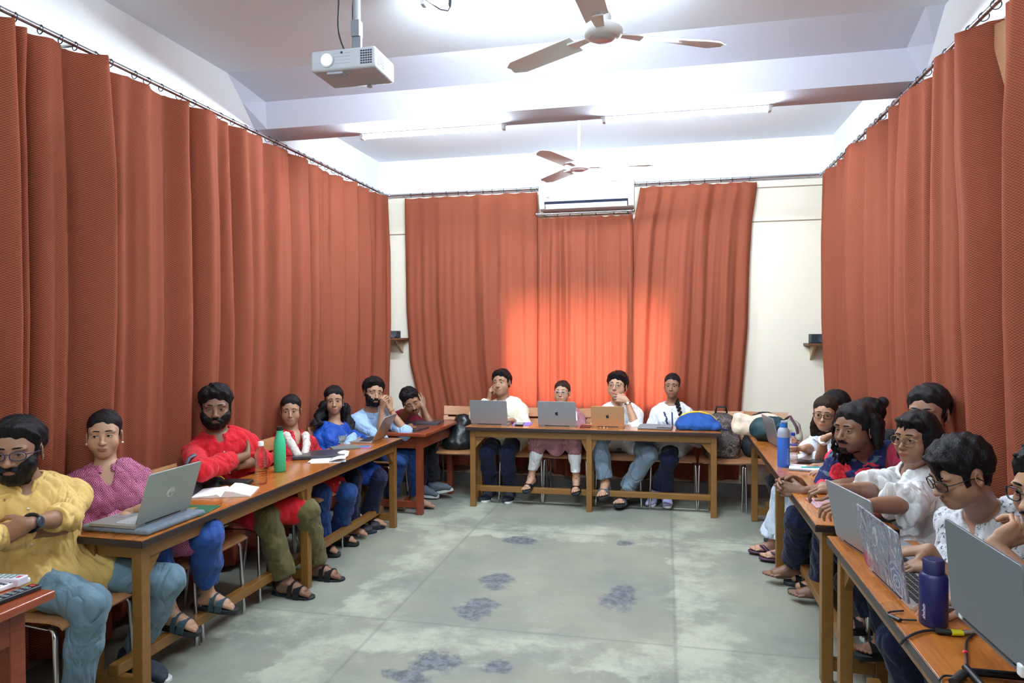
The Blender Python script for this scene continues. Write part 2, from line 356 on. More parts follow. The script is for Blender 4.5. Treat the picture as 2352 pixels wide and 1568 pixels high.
# folded-back lining at the gap in the right-hand run
p = [at(2271, 62, 0, CXR+.03), at(2345, 28, 0, CXR+.05), at(2352, 150, 0, CXR+.06), at(2351, 300, 0, CXR+.05), at(2322, 250, 0, CXR+.03), at(2288, 130, 0, CXR+.025)]
o = bpy.data.objects.get('curtain.007') or bpy.data.objects['curtain']
b = MB(); c0 = np.array(o.location); b.add([x-c0 for x in p]+[x-c0+V(.006, 0, 0) for x in p], [tuple(range(6)), tuple(reversed(range(6, 12)))]+[(i, (i+1) % 6, 6+(i+1) % 6, 6+i) for i in range(6)]); b.build('lining', M_LIN, o, 0)
# three on the back wall
ex = lambda pts: (lambda v: float(np.interp(v, [a for a, _ in pts], [b_ for _, b_ in pts])))
def bedge(pxs, x0, zt, zb):
    """edge drawn as pixels (x, y) on the curtain's plane -> offset along the run at v"""
    P = [at(x, y, 1, CY-.02) for x, y in pxs]; return ex([((zt-q[2])/(zt-zb), q[0]-x0) for q in P])
zb = .17
curtain('curtain', 'wide rust curtain on the back wall left of the air conditioner', (-2.665, CY), (-1.255, CY), ZR, zb, (0, -1), 9, 51, .030, hemz=1,
    edge0=bedge([(928, 455), (930, 700), (938, 830), (962, 930), (975, 1000), (960, 1080)], -2.665, ZR, zb), edge1=bedge([(1233, 440), (1236, 700), (1238, 860), (1246, 1000), (1246, 1080)], -1.255, ZR, zb),
    bulge=lambda u, v: .05*np.exp(-((v-.86)/.12)**2)*np.exp(-((u-.12)/.12)**2)-.02*min(1, v*2))
curtain('curtain', 'short rust curtain on the lower rod under the air conditioner, glowing with daylight', (-1.245, CY+.012), (-.305, CY+.012), 2.77, zb, (0, -1), 9, 52, .040, edge0=lambda v: -.02*v, edge1=lambda v: .03*v)
curtain('curtain', 'rust curtain on the back wall right of the air conditioner, pulled in at both edges', (-.27, CY), (.85, CY), ZR, zb, (0, -1), 9, 53, .044,
    edge0=bedge([(1470, 425), (1452, 520), (1447, 600), (1440, 750), (1436, 900), (1440, 1080)], -.27, ZR, zb), edge1=bedge([(1740, 420), (1728, 500), (1722, 600), (1718, 750), (1704, 920), (1698, 1080)], .85, ZR, zb), deep=[(.93, .03, .03)])

# ------------------------------------------------------------------ ceiling things
M_WHITE = mat('white_enamel', srgb(242, 242, 243), .35); M_WHITED = mat('white_plastic', srgb(236, 238, 242), .4)
def tube_light(lab, p, q, n=(0, 1, 0), f=1.):
    mt = mat('lit_tube_%d' % int(f*100), (.78, .91, 1), emit=TUBE*f)
    p, q = V(*p), V(*q); c = (p+q)/2; d = nrm(q-p); n = V(*n); t = thing('tube_light', lab, 'lamp', c)
    MB().tube([p-c+d*.03, q-c-d*.03], .0135, 12).build('tube', mt, t, 60)
    R = np.stack([d, nrm(np.cross(V(0, 0, 1), d)), V(0, 0, 1)], 1)
    MB().box(-n*(.045 if n[2] > 0 or c[1] < 4 else .021), (np.linalg.norm(q-p)+.02, .035, .04 if c[1] < 4 else .010), rot=R).build('batten', M_WHITE, t, 0, .004)
    for e, s in ((p, 1), (q, -1)): MB().box(e-c+d*s*.015-n*.004, (.024, .05, .042), rot=R).build('tube_holder', M_WHITED, t, 0, .003)
tube_light('glowing tube light on the beam, right of the small fan', (-.43, 4.925, 3.078), (.70, 4.925, 3.078), (0, 0, -1), f=2.1)
tube_light('glowing tube light on the beam, left of the small fan', (-2.26, 4.925, 3.078), (-1.13, 4.925, 3.078), (0, 0, -1), f=2.1)
tube_light('tube light overhead in the front bay, just above the photo', (-1.25, 3.48, 3.325), (-.08, 3.48, 3.325), (0, 0, -1), 2.2)
tube_light('unseen tube light added overhead behind the viewer as fill, left one', (-2.0, .35, 3.15), (-.85, .35, 3.15), (0, 0, 1), 1.05); tube_light('unseen tube light added overhead behind the viewer as fill, right one', (-.35, .35, 3.15), (.80, .35, 3.15), (0, 0, 1), 1.05)  # unseen pair added as frontal fill on people and curtains
def fan(lab, x, y, z, angs, L=.60):
    t = thing('ceiling_fan', lab, 'fan', (x, y, z))
    MB().lathe([(0, -.030), (.045, -.030), (.055, -.024), (.062, -.020)], n=32).build('hub_cap', mat('fan_cap', srgb(205, 200, 205), .25, .3), t, 50)
    MB().lathe([(.0, -.018), (.066, -.02), (.082, -.012), (.088, .0), (.088, .012), (.080, .024), (.060, .036), (.040, .046), (.0, .046)], n=36).build('motor_housing', M_WHITE, t, 40)
    MB().lathe([(.0, .04), (.034, .045), (.038, .07), (.030, .10), (.014, .115), (0, .116)], n=20).build('lower_canopy', M_WHITE, t, 50)
    MB().tube([(0, 0, .10), (0, 0, ZC-z-.05)], .011, 10).build('downrod', M_WHITE, t, 60)
    MB().lathe([(0, 0), (.022, .0), (.045, .03), (.055, .075), (.055, .09), (0, .09)], (0, 0, ZC-z-.09), 20).build('ceiling_canopy', M_WHITE, t, 50)
    for a in angs:
        a = math.radians(a); c, s = math.cos(a), math.sin(a); f = lambda r, w, h: V(c*r-s*w, s*r+c*w, h); b = MB(); pr = []
        for k in range(9):
            u = k/8; r = .16+(L-.16)*u; w = .048+.014*u-(.035*max(0, u-.9)/.1); tw = .016-.010*u
            pr.append([f(r, -w, -tw), f(r, 0, .006), f(r, w, tw), f(r, w, tw+.003), f(r, 0, .009), f(r, -w, .003-tw)])
        vs = [p for s_ in pr for p in s_]; fs = [(6*k+j, 6*k+(j+1) % 6, 6*k+6+(j+1) % 6, 6*k+6+j) for k in range(8) for j in range(6)]+[tuple(range(6)), tuple(range(53, 47, -1))]
        bl = b.add(vs, fs).build('fan_blade', M_WHITE, t, 40); MB().hexa([f(.06, -.016, -.006), f(.19, -.03, -.006), f(.19, .03, -.004), f(.06, .016, -.004), f(.06, -.016, .002), f(.19, -.03, .001), f(.19, .03, .003), f(.06, .016, .004)]).build('blade_bracket', M_WHITE, bl, 0)
fan('large white ceiling fan near the top edge of the photo, in front of the beam', *at(1385, 77, 2, 2.93), (146, 26, 266)); fan('small white ceiling fan beyond the beam, above the air conditioner', *at(1330, 384, 2, 2.92), (8, 128, 248))

def projector():
    Y = 3.12; a, b_ = at(713, 118, 1, Y), at(862, 152, 1, Y); x0, x1 = a[0], b_[0]; zt_, zb_ = a[2], at(713, 166, 1, Y)[2]
    w_, h = x1-x0, a[2]-zb_; cx, zz = (x0+x1)/2, zb_; d = .245
    t = thing('projector', 'light grey projector hanging from the ceiling on a steel pole', 'projector', (cx, Y+d/2, zz))
    m = mat('projector_shell', srgb(186, 189, 198), .45); dk = mat('projector_dark', srgb(40, 42, 60), .5)
    MB().box((0, 0, h/2), (w_, d, h)).build('body', m, t, 30, .014, 4)
    ln = (at(751, 138, 1, Y)-V(cx, Y+d/2, zz)); R = np.array([[1, 0, 0], [0, 0, 1], [0, -1, 0]])
    lr = MB().lathe([(.026, -.02), (.034, -.02), (.038, .0), (.038, .006), (.030, .006), (.026, -.01)], (ln[0], -d/2, ln[2]), 28, R=np.array([[1, 0, 0], [0, 0, -1], [0, 1, 0]])).build('lens_ring', m, t, 40)
    em = mat('lit_projector_lens', (.86, .93, 1), .1, emit=PROJECTOR_LAMP); MB().sph((ln[0], -d/2-.001, ln[2]), (.026, .006, .026), 20, 10).build('lens', em, lr, 180)
    b = MB()
    for i in range(5):
        for j in range(6): b.box((w_*.5-.022-i*.0125, -d/2-.0003, h*.22+j*h*.115), (.0095, .002, h*.075))
    b.build('front_grille', dk, t, 0); b = MB()
    for i in range(8):
        for j in range(5): b.box((w_/2+.0003, -d/2+.03+i*.011, h*.25+j*h*.12), (.002, .007, h*.07))
    b.build('side_grille', mat('projector_grille', srgb(120, 124, 140), .5), t, 0)
    MB().box((ln[0]+.03, -d/2+.05, -.003), (.085, .06, .014)).build('focus_lever_recess', mat('projector_recess', srgb(170, 176, 190), .5), t, 0, .004)
    MB().lathe([(0, -.012), (.014, -.012), (.014, .0), (0, 0)], (w_*.12, d*.42, 0), 14).build('foot', m, t, 40)
    b = MB()
    for k in range(4): b.box((-.02, -d/2-.0004, h*.3+k*.016), (.12, .001, .0014))
    b.build('front_rib', mat('projector_rib', srgb(160, 162, 172), .5), t, 0)
    MB().box((-.005, -d/2-.0008, h*.80), (.012, .001, .010)).build('badge', dk, t, 0)
    px = at(820, 90, 1, Y+d/2)[0]-cx
    MB().tube([(px, 0, h+.17), (px, 0, ZC-zz)], .019, 16).build('pole', mat('galvanised_pole', srgb(176, 180, 186), .35, .7), t, 60)
    MB().box((px, 0, h+.06), (.05, .02, .12)).build('mount_bracket', mat('mount_steel', srgb(150, 155, 165), .35, .8), t, 0, .003)
    MB().box((px, 0, h+.14), (.045, .045, .08)).build('pole_clamp', mat('mount_steel'), t, 0, .003)
    MB().tube([(px, 0, h+.33), (px, 0, h+.40)], .0205, 16).build('pole_sticker', mat('dark_sticker', srgb(48, 56, 70), .5), t, 60)
    bc = mat('black_cable', srgb(28, 30, 36), .5)
    for dx, sw in ((-.045, -.05), (-.015, .02)):
        e = V(px+dx, 0, h); top = V(px+dx*1.5+sw*1.2, .02, ZC-zz-.01)
        MB().tube([e+(top-e)*k/10+V(math.sin(k/10*PI)*-.02+sw*.3*math.sin(k/10*PI*2), 0, 0) for k in range(11)], .0042, 6).build('cable', bc, t, 180)
    # loose plug lead
    p = at(1034, 14, 1, 3.3); c = thing('loose_cable', 'black lead with a plug hanging from the ceiling beside the projector', 'cable', p)
    MB().tube([V(0, 0, -.005), V(-.012, 0, -.022), V(-.05, 0, -.012), V(-.11, 0, .03), V(-.20, 0, .10), V(-.26, .0, ZC-p[2])], .0035, 6).build('lead', bc, c, 180); MB().tube([(0, 0, -.006), (0, 0, .012), (.002, 0, .05)], [.005, .010, .011], 10).build('plug', bc, c, 60)
    MB().tube([V(.003, 0, .05), V(.01, 0, .12), V(.0, 0, ZC-p[2])], .0035, 6).build('lead', bc, c, 180)
projector()
def aircon():
    f = YB-.21; a, b_ = at(1237, 452, 1, f), at(1456, 440, 1, f); x0, x1 = a[0], b_[0]; z0 = at(1346, 478, 1, f)[2]; z1 = at(1346, 408, 1, f)[2]; W_, H_ = x1-x0, z1-z0; cx = (x0+x1)/2
    t = thing('air_conditioner', 'white wall air conditioner above the short curtain', 'air conditioner', (cx, YB, z0)); m = mat('aircon_plastic', srgb(240, 240, 238), .35)
    prof = [(0, 0.02), (-.10, 0.0), (-.165, .02), (-.20, .07), (-.21, .12), (-.21, H_-.03), (-.19, H_), (0, H_)]
    b = MB(); n = len(prof); b.add([(-W_/2, y, z) for y, z in prof]+[(W_/2, y, z) for y, z in prof], [tuple(range(n)), tuple(reversed(range(n, 2*n)))]+[(i, n+i, n+(i+1) % n, (i+1) % n) for i in range(n)]); b.build('casing', m, t, 30, .008, 3)
    MB().hexa([(-W_*.44, -.168, .018), (W_*.44, -.168, .018), (W_*.44, -.212, .078), (-W_*.44, -.212, .078), (-W_*.44, -.14, .03), (W_*.44, -.14, .03), (W_*.44, -.18, .09), (-W_*.44, -.18, .09)]).build('air_outlet', mat('aircon_dark', srgb(36, 44, 66), .6), t, 0)
    MB().hexa([(-W_*.43, -.172, .012), (W_*.43, -.172, .012), (W_*.43, -.214, .048), (-W_*.43, -.214, .048), (-W_*.43, -.168, .018), (W_*.43, -.168, .018), (W_*.43, -.206, .054), (-W_*.43, -.206, .054)]).build('louver', m, t, 0)
    MB().sph((-W_*.40, -.213, .12), (.017, .003, .007), 16, 8).build('logo', mat('aircon_logo', srgb(120, 126, 134), .3, .6), t, 180)
    MB().box((W_*.30, -.2105, H_-.045), (.055, .001, .008)).build('model_badge', mat('aircon_logo'), t, 0)
aircon()
def speaker_shelf(x0, x1, ytop, yb, labs, side, face=1):
    yy = YB-.13; a, b_ = at(x0, yb, 1, yy), at(x1, yb, 1, yy); z = a[2]; cx, W_ = (a[0]+b_[0])/2, b_[0]-a[0]
    s = MB().box((0, 0, -.011), (W_, .24, .022)).build('wall_shelf', mat('shelf_wood', srgb(104, 66, 42), .5, bump=.1, bstretch=(1, 10, 10)), None, 0, .003); s.location = (cx, YB-.12, z); tag(s, labs[0], 'shelf')
    MB().prism([(0, 0), (-.20, 0), (0, -.14)], .02, lambda p: V(p[2]-.01, p[0]+.12, p[1]-.022)).build('shelf_bracket', mat('shelf_bracket_tan', srgb(190, 170, 140), .6), s, 0)
    return s, cx, z
s, cx, z = speaker_shelf(897, 931, 0, 776, ['small brown shelf on the back wall in the left corner'], 0)
def spk(p, w_, h, lab, hs):
    t = thing('speaker', lab, 'speaker', p); MB().box((0, 0, h/2), (w_, .12, h)).build('cabinet', mat('speaker_black', srgb(34, 38, 48), .5), t, 30, .006, 2)
    R = np.array([[1, 0, 0], [0, 0, -1], [0, 1, 0]]); MB().lathe([(0, .001), (.022, .001), (.03, .004), (.034, .006), (.036, .0), (0, 0)], (hs, -.06, h*.5), 24, R=R).build('driver', mat('speaker_cone', srgb(92, 98, 108), .35, .3), t, 40)
spk((cx-.045, YB-.12, z), .10, .075, 'black desktop speaker on the left corner shelf', .015)
s, cx, z = speaker_shelf(1851, 1887, 0, 788, ['small brown shelf on the back wall in the right corner'], 0)
spk((cx+.03, YB-.12, z), .125, .085, 'black desktop speaker on the right corner shelf', .03)
# ------------------------------------------------------------------ implicit surfaces for bodies, clothes, hair and bags
def axis(lo, hi, h, fine, hf):
    out = [lo]
    while out[-1] < hi:
        x = out[-1]; st = h
        for a, b in fine:
            if a-h < x < b: st = hf
        out.append(x+st)
    return np.array(out, np.float32)
class SDF:
    BIG = .08
    def __init__(s, lo, hi, h, fine=(), hf=None):
        """fine: list of (lo, hi) boxes meshed at hf"""
        s.ax = [axis(lo[i], hi[i], h, [(b[0][i], b[1][i]) for b in fine], hf or h) for i in range(3)]
        s.F = np.full([len(a) for a in s.ax], s.BIG, np.float32)
    def blk(s, lo, hi, pad):
        sl = []; P = []
        for i in range(3):
            a, b = np.searchsorted(s.ax[i], (lo[i]-pad, hi[i]+pad)); sl.append(slice(a, b))
            sh = [1, 1, 1]; sh[i] = b-a; P.append(s.ax[i][a:b].reshape(sh))
        return tuple(sl), P
    def op(s, sl, d, k, sub):
        A = s.F[sl]
        if A.size == 0: return
        if sub:
            B = -d
            if k: h = np.maximum(k-np.abs(A-B), 0)/k; s.F[sl] = np.maximum(A, B)+h*h*k/4
            else: s.F[sl] = np.maximum(A, B)
        else:
            if k: h = np.maximum(k-np.abs(A-d), 0)/k; s.F[sl] = np.minimum(A, d)-h*h*k/4
            else: s.F[sl] = np.minimum(A, d)
    def cap(s, a, b, ra, rb=None, k=.01, sub=False, flat=None, o=0, clip=None):
        rb = ra if rb is None else rb; ra += o; rb += o; a = np.array(a, float); b = np.array(b, float); R = max(ra, rb)
        sc = flat[1] if flat else 1
        sl, P = s.blk(np.minimum(a, b)-R*max(1, sc), np.maximum(a, b)+R*max(1, sc), k+.012)
        q = [P[i]-a[i] for i in range(3)]; ba = b-a; cl = None
        if clip is not None: cn = nrm(clip[1]); cl = sum((P[i]-clip[0][i])*cn[i] for i in range(3))
        if flat:
            n = nrm(flat[0]); t = (q[0]*n[0]+q[1]*n[1]+q[2]*n[2])*(1/sc-1); q = [q[i]+t*n[i] for i in range(3)]
            ba = ba+n*(ba@n)*(1/sc-1)
        L2 = max(ba@ba, 1e-12); t = np.clip((q[0]*ba[0]+q[1]*ba[1]+q[2]*ba[2])/L2, 0, 1)
        d = np.sqrt((q[0]-t*ba[0])**2+(q[1]-t*ba[1])**2+(q[2]-t*ba[2])**2)-(ra+t*(rb-ra))
        if cl is not None: d = np.maximum(d, cl)
        s.op(sl, d, k, sub); return s
    def path(s, pts, r, k=.01, **kw):
        r = [r]*len(pts) if np.isscalar(r) else r
        for i in range(len(pts)-1): s.cap(pts[i], pts[i+1], r[i], r[i+1], k, **kw)
        return s
    def ell(s, c, r, k=.01, R=None, sub=False, o=0):
        c = np.array(c, float); r = np.array([r]*3 if np.isscalar(r) else r, float)+o; m = r.max()
        sl, P = s.blk(c-m, c+m, k+.012); q = [P[i]-c[i] for i in range(3)]
        if R is not None: q = [q[0]*R[0, j]+q[1]*R[1, j]+q[2]*R[2, j] for j in range(3)]
        k0 = np.sqrt((q[0]/r[0])**2+(q[1]/r[1])**2+(q[2]/r[2])**2); k1 = np.sqrt((q[0]/r[0]**2)**2+(q[1]/r[1]**2)**2+(q[2]/r[2]**2)**2)
        s.op(sl, k0*(k0-1)/np.maximum(k1, 1e-6), k, sub); return s
    def box(s, c, r, rad=.01, k=.01, R=None, sub=False):
        c = np.array(c, float); r = np.array(r, float); m = np.linalg.norm(r)
        sl, P = s.blk(c-m, c+m, k+.012); q = [P[i]-c[i] for i in range(3)]
        if R is not None: q = [q[0]*R[0, j]+q[1]*R[1, j]+q[2]*R[2, j] for j in range(3)]
        q = [np.abs(q[i])-r[i]+rad for i in range(3)]
        d = np.sqrt(sum(np.maximum(x, 0)**2 for x in q))+np.minimum(np.maximum(np.maximum(q[0], q[1]), q[2]), 0)-rad
        s.op(sl, d, k, sub); return s
    def cut(s, p, n, k=0):
        """remove everything on the side n points to"""
        n = nrm(n); sl, P = s.blk([a[0] for a in s.ax], [a[-1] for a in s.ax], 1)
        d = sum((P[i]-p[i])*n[i] for i in range(3)); s.op((slice(None),)*3, -d, k, True); return s
    def noise(s, amp, wl, seed=0, st=(1, 1, 1), ridge=False):
        rg = np.random.RandomState(seed); sl, P = s.blk([a[0] for a in s.ax], [a[-1] for a in s.ax], 1); out = 0
        for j in range(5):
            k = nrm(rg.normal(size=3))*2*PI/wl*rg.uniform(.7, 1.5)*np.array(st); q = nrm(rg.normal(size=3))*2*PI/(wl*2.3)*np.array(st)
            u = P[0]*k[0]+P[1]*k[1]+P[2]*k[2]+1.6*np.sin(P[0]*q[0]+P[1]*q[1]+P[2]*q[2]+rg.uniform(0, 6))+rg.uniform(0, 6)
            w = np.sin(u); out = out+((1-np.abs(w))**2*1.6-.6 if ridge else w)
        s.F += (amp*out/2.2).astype(np.float32); return s
    def mesh(s, smooth=1):
        """surface nets: one vertex in every cell the surface crosses"""
        F = s.F; F[0] = F[-1] = s.BIG; F[:, 0] = F[:, -1] = s.BIG; F[:, :, 0] = F[:, :, -1] = s.BIG
        I = F < 0; n = np.array(F.shape)
        cnt = np.zeros(n-1, np.int8)
        for a in (0, 1):
            for b in (0, 1):
                for c in (0, 1): cnt += I[a:n[0]-1+a, b:n[1]-1+b, c:n[2]-1+c]
        cells = np.argwhere((cnt > 0) & (cnt < 8)); idx = np.full(n-1, -1, np.int32); idx[tuple(cells.T)] = np.arange(len(cells))
        acc = np.zeros((len(cells), 3)); num = np.zeros(len(cells))
        C = [(a, b, c) for a in (0, 1) for b in (0, 1) for c in (0, 1)]
        vals = {c: F[cells[:, 0]+c[0], cells[:, 1]+c[1], cells[:, 2]+c[2]] for c in C}
        for c0 in C:
            for ax in range(3):
                if c0[ax]: continue
                c1 = list(c0); c1[ax] = 1; c1 = tuple(c1); a = vals[c0]; b = vals[c1]; x = (a < 0) != (b < 0)
                if not x.any(): continue
                t = a[x]/(a[x]-b[x]); p = np.repeat(np.array(c0, float)[None], x.sum(), 0); p[:, ax] = t; acc[x] += p; num[x] += 1
        fr = acc/num[:, None]; v = np.zeros((len(cells), 3))
        for i in range(3):
            A = s.ax[i]; v[:, i] = A[cells[:, i]]+fr[:, i]*(A[cells[:, i]+1]-A[cells[:, i]])
        quads = []
        for ax in range(3):
            sl0 = [slice(None)]*3; sl1 = [slice(None)]*3; sl0[ax] = slice(0, -1); sl1[ax] = slice(1, None)
            A = I[tuple(sl0)]; B = I[tuple(sl1)]
            for flip in (0, 1):
                e = np.argwhere(A & ~B if not flip else ~A & B)
                if not len(e): continue
                u, w_ = [(1, 2), (2, 0), (0, 1)][ax]
                q = []
                for du, dw in ((0, 0), (-1, 0), (-1, -1), (0, -1)):
                    p = e.copy(); p[:, u] += du; p[:, w_] += dw; q.append(idx[p[:, 0], p[:, 1], p[:, 2]])
                q = np.stack(q if not flip else q[::-1], 1); quads.append(q)
        if not quads: return np.zeros((0, 3)), np.zeros((0, 4), int)
        quads = np.concatenate(quads)
        for _ in range(smooth):
            S = np.zeros_like(v); D = np.zeros(len(v))
            for i in range(4):
                a = quads[:, i]
                for j in ((i+1) % 4, (i+3) % 4):
                    for c in range(3): S[:, c] += np.bincount(a, v[quads[:, j], c], len(v))
                    D += np.bincount(a, minlength=len(v))
            v = .5*v+.5*S/np.maximum(D, 1)[:, None]
        return v, quads
def npmesh(name, v, q, mats, parent=None, col=None, off=(0, 0, 0)):
    me = bpy.data.meshes.new(name); v = (v-np.array(off)).astype(np.float32); q = q.astype(np.int32)
    me.vertices.add(len(v)); me.vertices.foreach_set('co', v.ravel()); me.loops.add(q.size); me.loops.foreach_set('vertex_index', q.ravel())
    me.polygons.add(len(q)); me.polygons.foreach_set('loop_start', np.arange(0, q.size, 4, dtype=np.int32))
    me.update(calc_edges=True); me.validate()
    if col is not None:
        a = me.color_attributes.new('tint', 'FLOAT_COLOR', 'POINT'); a.data.foreach_set('color', np.concatenate([col, np.ones((len(col), 1))], 1).astype(np.float32).ravel())
    return finish(me, name, mats, None, parent, 180)
def blob(name, s, m, parent, off, smooth=1, col=None):
    v, q = s.mesh(smooth); return npmesh(name, v, q, m, parent, None if col is None else col(v), off)

# ------------------------------------------------------------------ people
def skin_mat():
    if 'skin' in MATS: return MATS['skin']
    m = bpy.data.materials.new('skin'); MATS['skin'] = m; N, L, P = nodes(m)
    a = N.new('ShaderNodeVertexColor'); a.layer_name = 'tint'; n = N.new('ShaderNodeTexNoise'); n.inputs['Scale'].default_value = 45
    mx = N.new('ShaderNodeMix'); mx.data_type = 'RGBA'; mx.blend_type = 'MULTIPLY'; mx.inputs[0].default_value = .22
    L.new(a.outputs[0], mx.inputs[6]); L.new(n.outputs[1], mx.inputs[7]); L.new(a.outputs[0], P.inputs['Base Color'])
    P.inputs['Roughness'].default_value = .48; P.inputs['Specular IOR Level'].default_value = .4
    P.inputs['Subsurface Weight'].default_value = .12; P.inputs['Subsurface Radius'].default_value = (.012, .004, .002); P.inputs['Subsurface Scale'].default_value = .4
    b = N.new('ShaderNodeBump'); b.inputs['Strength'].default_value = .06; b.inputs['Distance'].default_value = .01; n2 = N.new('ShaderNodeTexNoise'); n2.inputs['Scale'].default_value = 180
    L.new(n2.outputs[0], b.inputs['Height']); L.new(b.outputs[0], P.inputs['Normal'])
    return m
def hair_mat(name='black_hair', c=(.006, .005, .006)):
    if name in MATS: return MATS[name]
    m = bpy.data.materials.new(name); MATS[name] = m; N, L, P = nodes(m)
    P.inputs['Base Color'].default_value = (*c, 1); P.inputs['Roughness'].default_value = .45; P.inputs['Specular IOR Level'].default_value = .16
    tc = N.new('ShaderNodeTexCoord'); mp = N.new('ShaderNodeMapping'); mp.inputs['Scale'].default_value = (1, 1, .12); L.new(tc.outputs['Object'], mp.inputs[0])
    n = N.new('ShaderNodeTexNoise'); n.inputs['Scale'].default_value = 260; n.inputs['Detail'].default_value = 3; n.inputs['Distortion'].default_value = .6; L.new(mp.outputs[0], n.inputs[0])
    b = N.new('ShaderNodeBump'); b.inputs['Strength'].default_value = .7; b.inputs['Distance'].default_value = .008
    L.new(n.outputs[0], b.inputs['Height']); L.new(b.outputs[0], P.inputs['Normal'])
    return m
EYE = None
def eye_mats():
    return [mat('eye_white', (.42, .39, .36), .25), mat('iris_brown', (.018, .009, .005), .15), mat('pupil_black', (.002, .002, .002), .1)]

def head_prims(s, T, R, p):
    """T origin between the eyes' corners at eye height, R columns: person's left, back, up; p holds face proportions"""
    g = lambda x, y, z: T+R@(V(x*p['w'], y, z)*p['s'])
    S = p['s']; J = p['jaw']; ch = p['cheek']; nz = p['nose']
    E = lambda c, r, k=.01, **kw: s.ell(g(*c), np.array(r)*S*V(p['w'], 1, 1), k, R, **kw)
    E((0, .02, .034), (.0765, .096, .088), .01)
    E((0, -.022, .02), (.068, .066, .07), .02)
    E((0, -.03, -.045), (.058*J, .058, .066), .03)
    E((0, -.012, -.06), (.060*J, .05, .042), .03)
    E((0, -.062, -.094), (.026*J, .024, .02), .03)
    for q in (-1, 1):
        E((q*.041, -.050, -.036), (.027*ch, .027, .030), .022)
        E((q*.030, -.0755+p.get('soft', 0)*.004, .021), (.026, .012, .009), .014)
        E((q*.0315, -.099, -.001), (.019, .017, .012), .012, sub=True)
        E((q*.0315, -.0725, -.001), (.0165, .0145, .0135), .003)
    E((0, -.07, -.066), (.027, .0225, .024), .016)
    s.cap(g(0, -.082, .004), g(0, -.106*1, -.034), .0078*nz*S, .0105*nz*S, .010)
    E((0, -.106, -.036), (.0105*nz, .011, .0095), .006)
    for q in (-1, 1): E((q*.0125*nz, -.094, -.038), (.0075, .011, .0075), .006)
    mo = p['mouth']
    E((0, -.0905, -.0635), (.0225*mo, .0072, .0047*p['lip']), .004)
    E((0, -.0885, -.0725), (.0185*mo, .0080, .0058*p['lip']), .004)
    for q in (-1, 1):
        # almond opening between the lids
        if p['open'] > 0: E((q*.0315, -.092, -.0012), (.0135, .024, .0043*p['open']), .0015, sub=True)
        if not p.get('ears', 1): continue
        # ear: rim, lobe and hollow
        c, si = math.cos(q*.35), math.sin(q*.35); Re = R@np.array([[c, -si, 0], [si, c, 0], [0, 0, 1]])
        s.ell(g(q*.079, .018, -.012), V(.0065, .019, .031)*S, .006, Re); s.ell(g(q*.0835, .014, -.008), V(.005, .011, .017)*S, .004, Re, sub=True)
    s.cap(g(-.02*mo, -.098, -.0678), g(.02*mo, -.098, -.0678), .0014, .0014, .002, sub=True)

def hand_prims(s, w, d, n, side, curl=.3, S=1., spread=.12, thumb=.4, fingers=None):
    """w wrist, d finger direction, n the way the palm faces, side +1 left hand, -1 right hand; fingers: curl of each finger"""
    d = nrm(d); n = nrm(n-d*(np.array(n)@d)); t = np.cross(n, d) if side > 0 else np.cross(d, n)
    P = lambda a, b, c=0.: w+(d*a+t*b+n*c)*S
    fingers = fingers or [curl]*4; kn = []
    for i, (b0, b1, L0) in enumerate(((.014, .030, .088), (.005, .010, .092), (-.006, -.011, .087), (-.014, -.030, .078))):
        k0 = P(.012, b0); k1 = P(L0, b1, .002); kn.append(k1); s.cap(k0, k1, .0125*S, .0098*S, .012)
    s.cap(P(.02, .0), P(.07, 0, .002), .0135*S, .012*S, .012); s.cap(P(.03, -.022, .006), P(.06, -.024, .006), .011*S, .009*S, .01)
    tips = []
    for i, (Ls, r) in enumerate((((.043, .026, .020), .0083), ((.047, .030, .021), .0086), ((.043, .028, .021), .0082), ((.034, .020, .018), .0072))):
        c = fingers[i]; a = 0; p = kn[i]; tt = (1.5-i)*spread
        for j, l in enumerate(Ls):
            a += (1.1, 1.5, .9)[j]*c
            dd = nrm((d*math.cos(tt)+t*math.sin(tt))*math.cos(a)+n*math.sin(a)); q = p+dd*l*S
            s.cap(p, q, r*S*(1-.07*j), r*S*(.93-.08*j), .0025); p = q
        tips.append(p)
    p = P(.022, .022, .004); a = P(.052, .046, .012+.02*thumb); s.cap(p, a, .0145*S, .0105*S, .010)
    b = a+nrm(d*.75+t*(.55-.9*thumb)+n*(.2+.5*thumb))*.034*S; s.cap(a, b, .0098*S, .0088*S, .003)
    c = b+nrm(d*.85+t*(.2-.9*thumb)+n*(.15+.45*thumb))*.027*S; s.cap(b, c, .0088*S, .0068*S, .003)
    return tips

def foot_prims(s, a, f, S=1., toe=True, o=0):
    """a ankle joint, f toe direction (unit, may point down)"""
    f = nrm(f); lat = nrm(np.cross(V(0, 0, 1), f)); u = np.cross(f, lat); P = lambda x, y, z: a+(f*x+lat*y+u*z)*S
    s.cap(P(-.045, 0, -.05), P(-.01, 0, -.045), .030*S, .033*S, .015, o=o); s.cap(P(-.02, 0, 0), P(-.03, 0, -.05), .034*S, .03*S, .02, o=o)
    s.cap(P(0, 0, -.02), P(.12, 0, -.058), .032*S, .022*S, .02, o=o, flat=(lat, 1.25)); s.cap(P(-.03, 0, -.06), P(.12, 0, -.064), .024*S, .02*S, .015, o=o, flat=(lat, 1.5))
    if toe:
        for i, (y, l, r) in enumerate(((-.028, .05, .0125), (-.008, .052, .0095), (.007, .046, .009), (.02, .038, .0085), (.032, .028, .008))):
            s.cap(P(.125-i*.006, y, -.064), P(.125-i*.006+l, y*1.15, -.070), r*S, r*S*.85, .004, o=o)

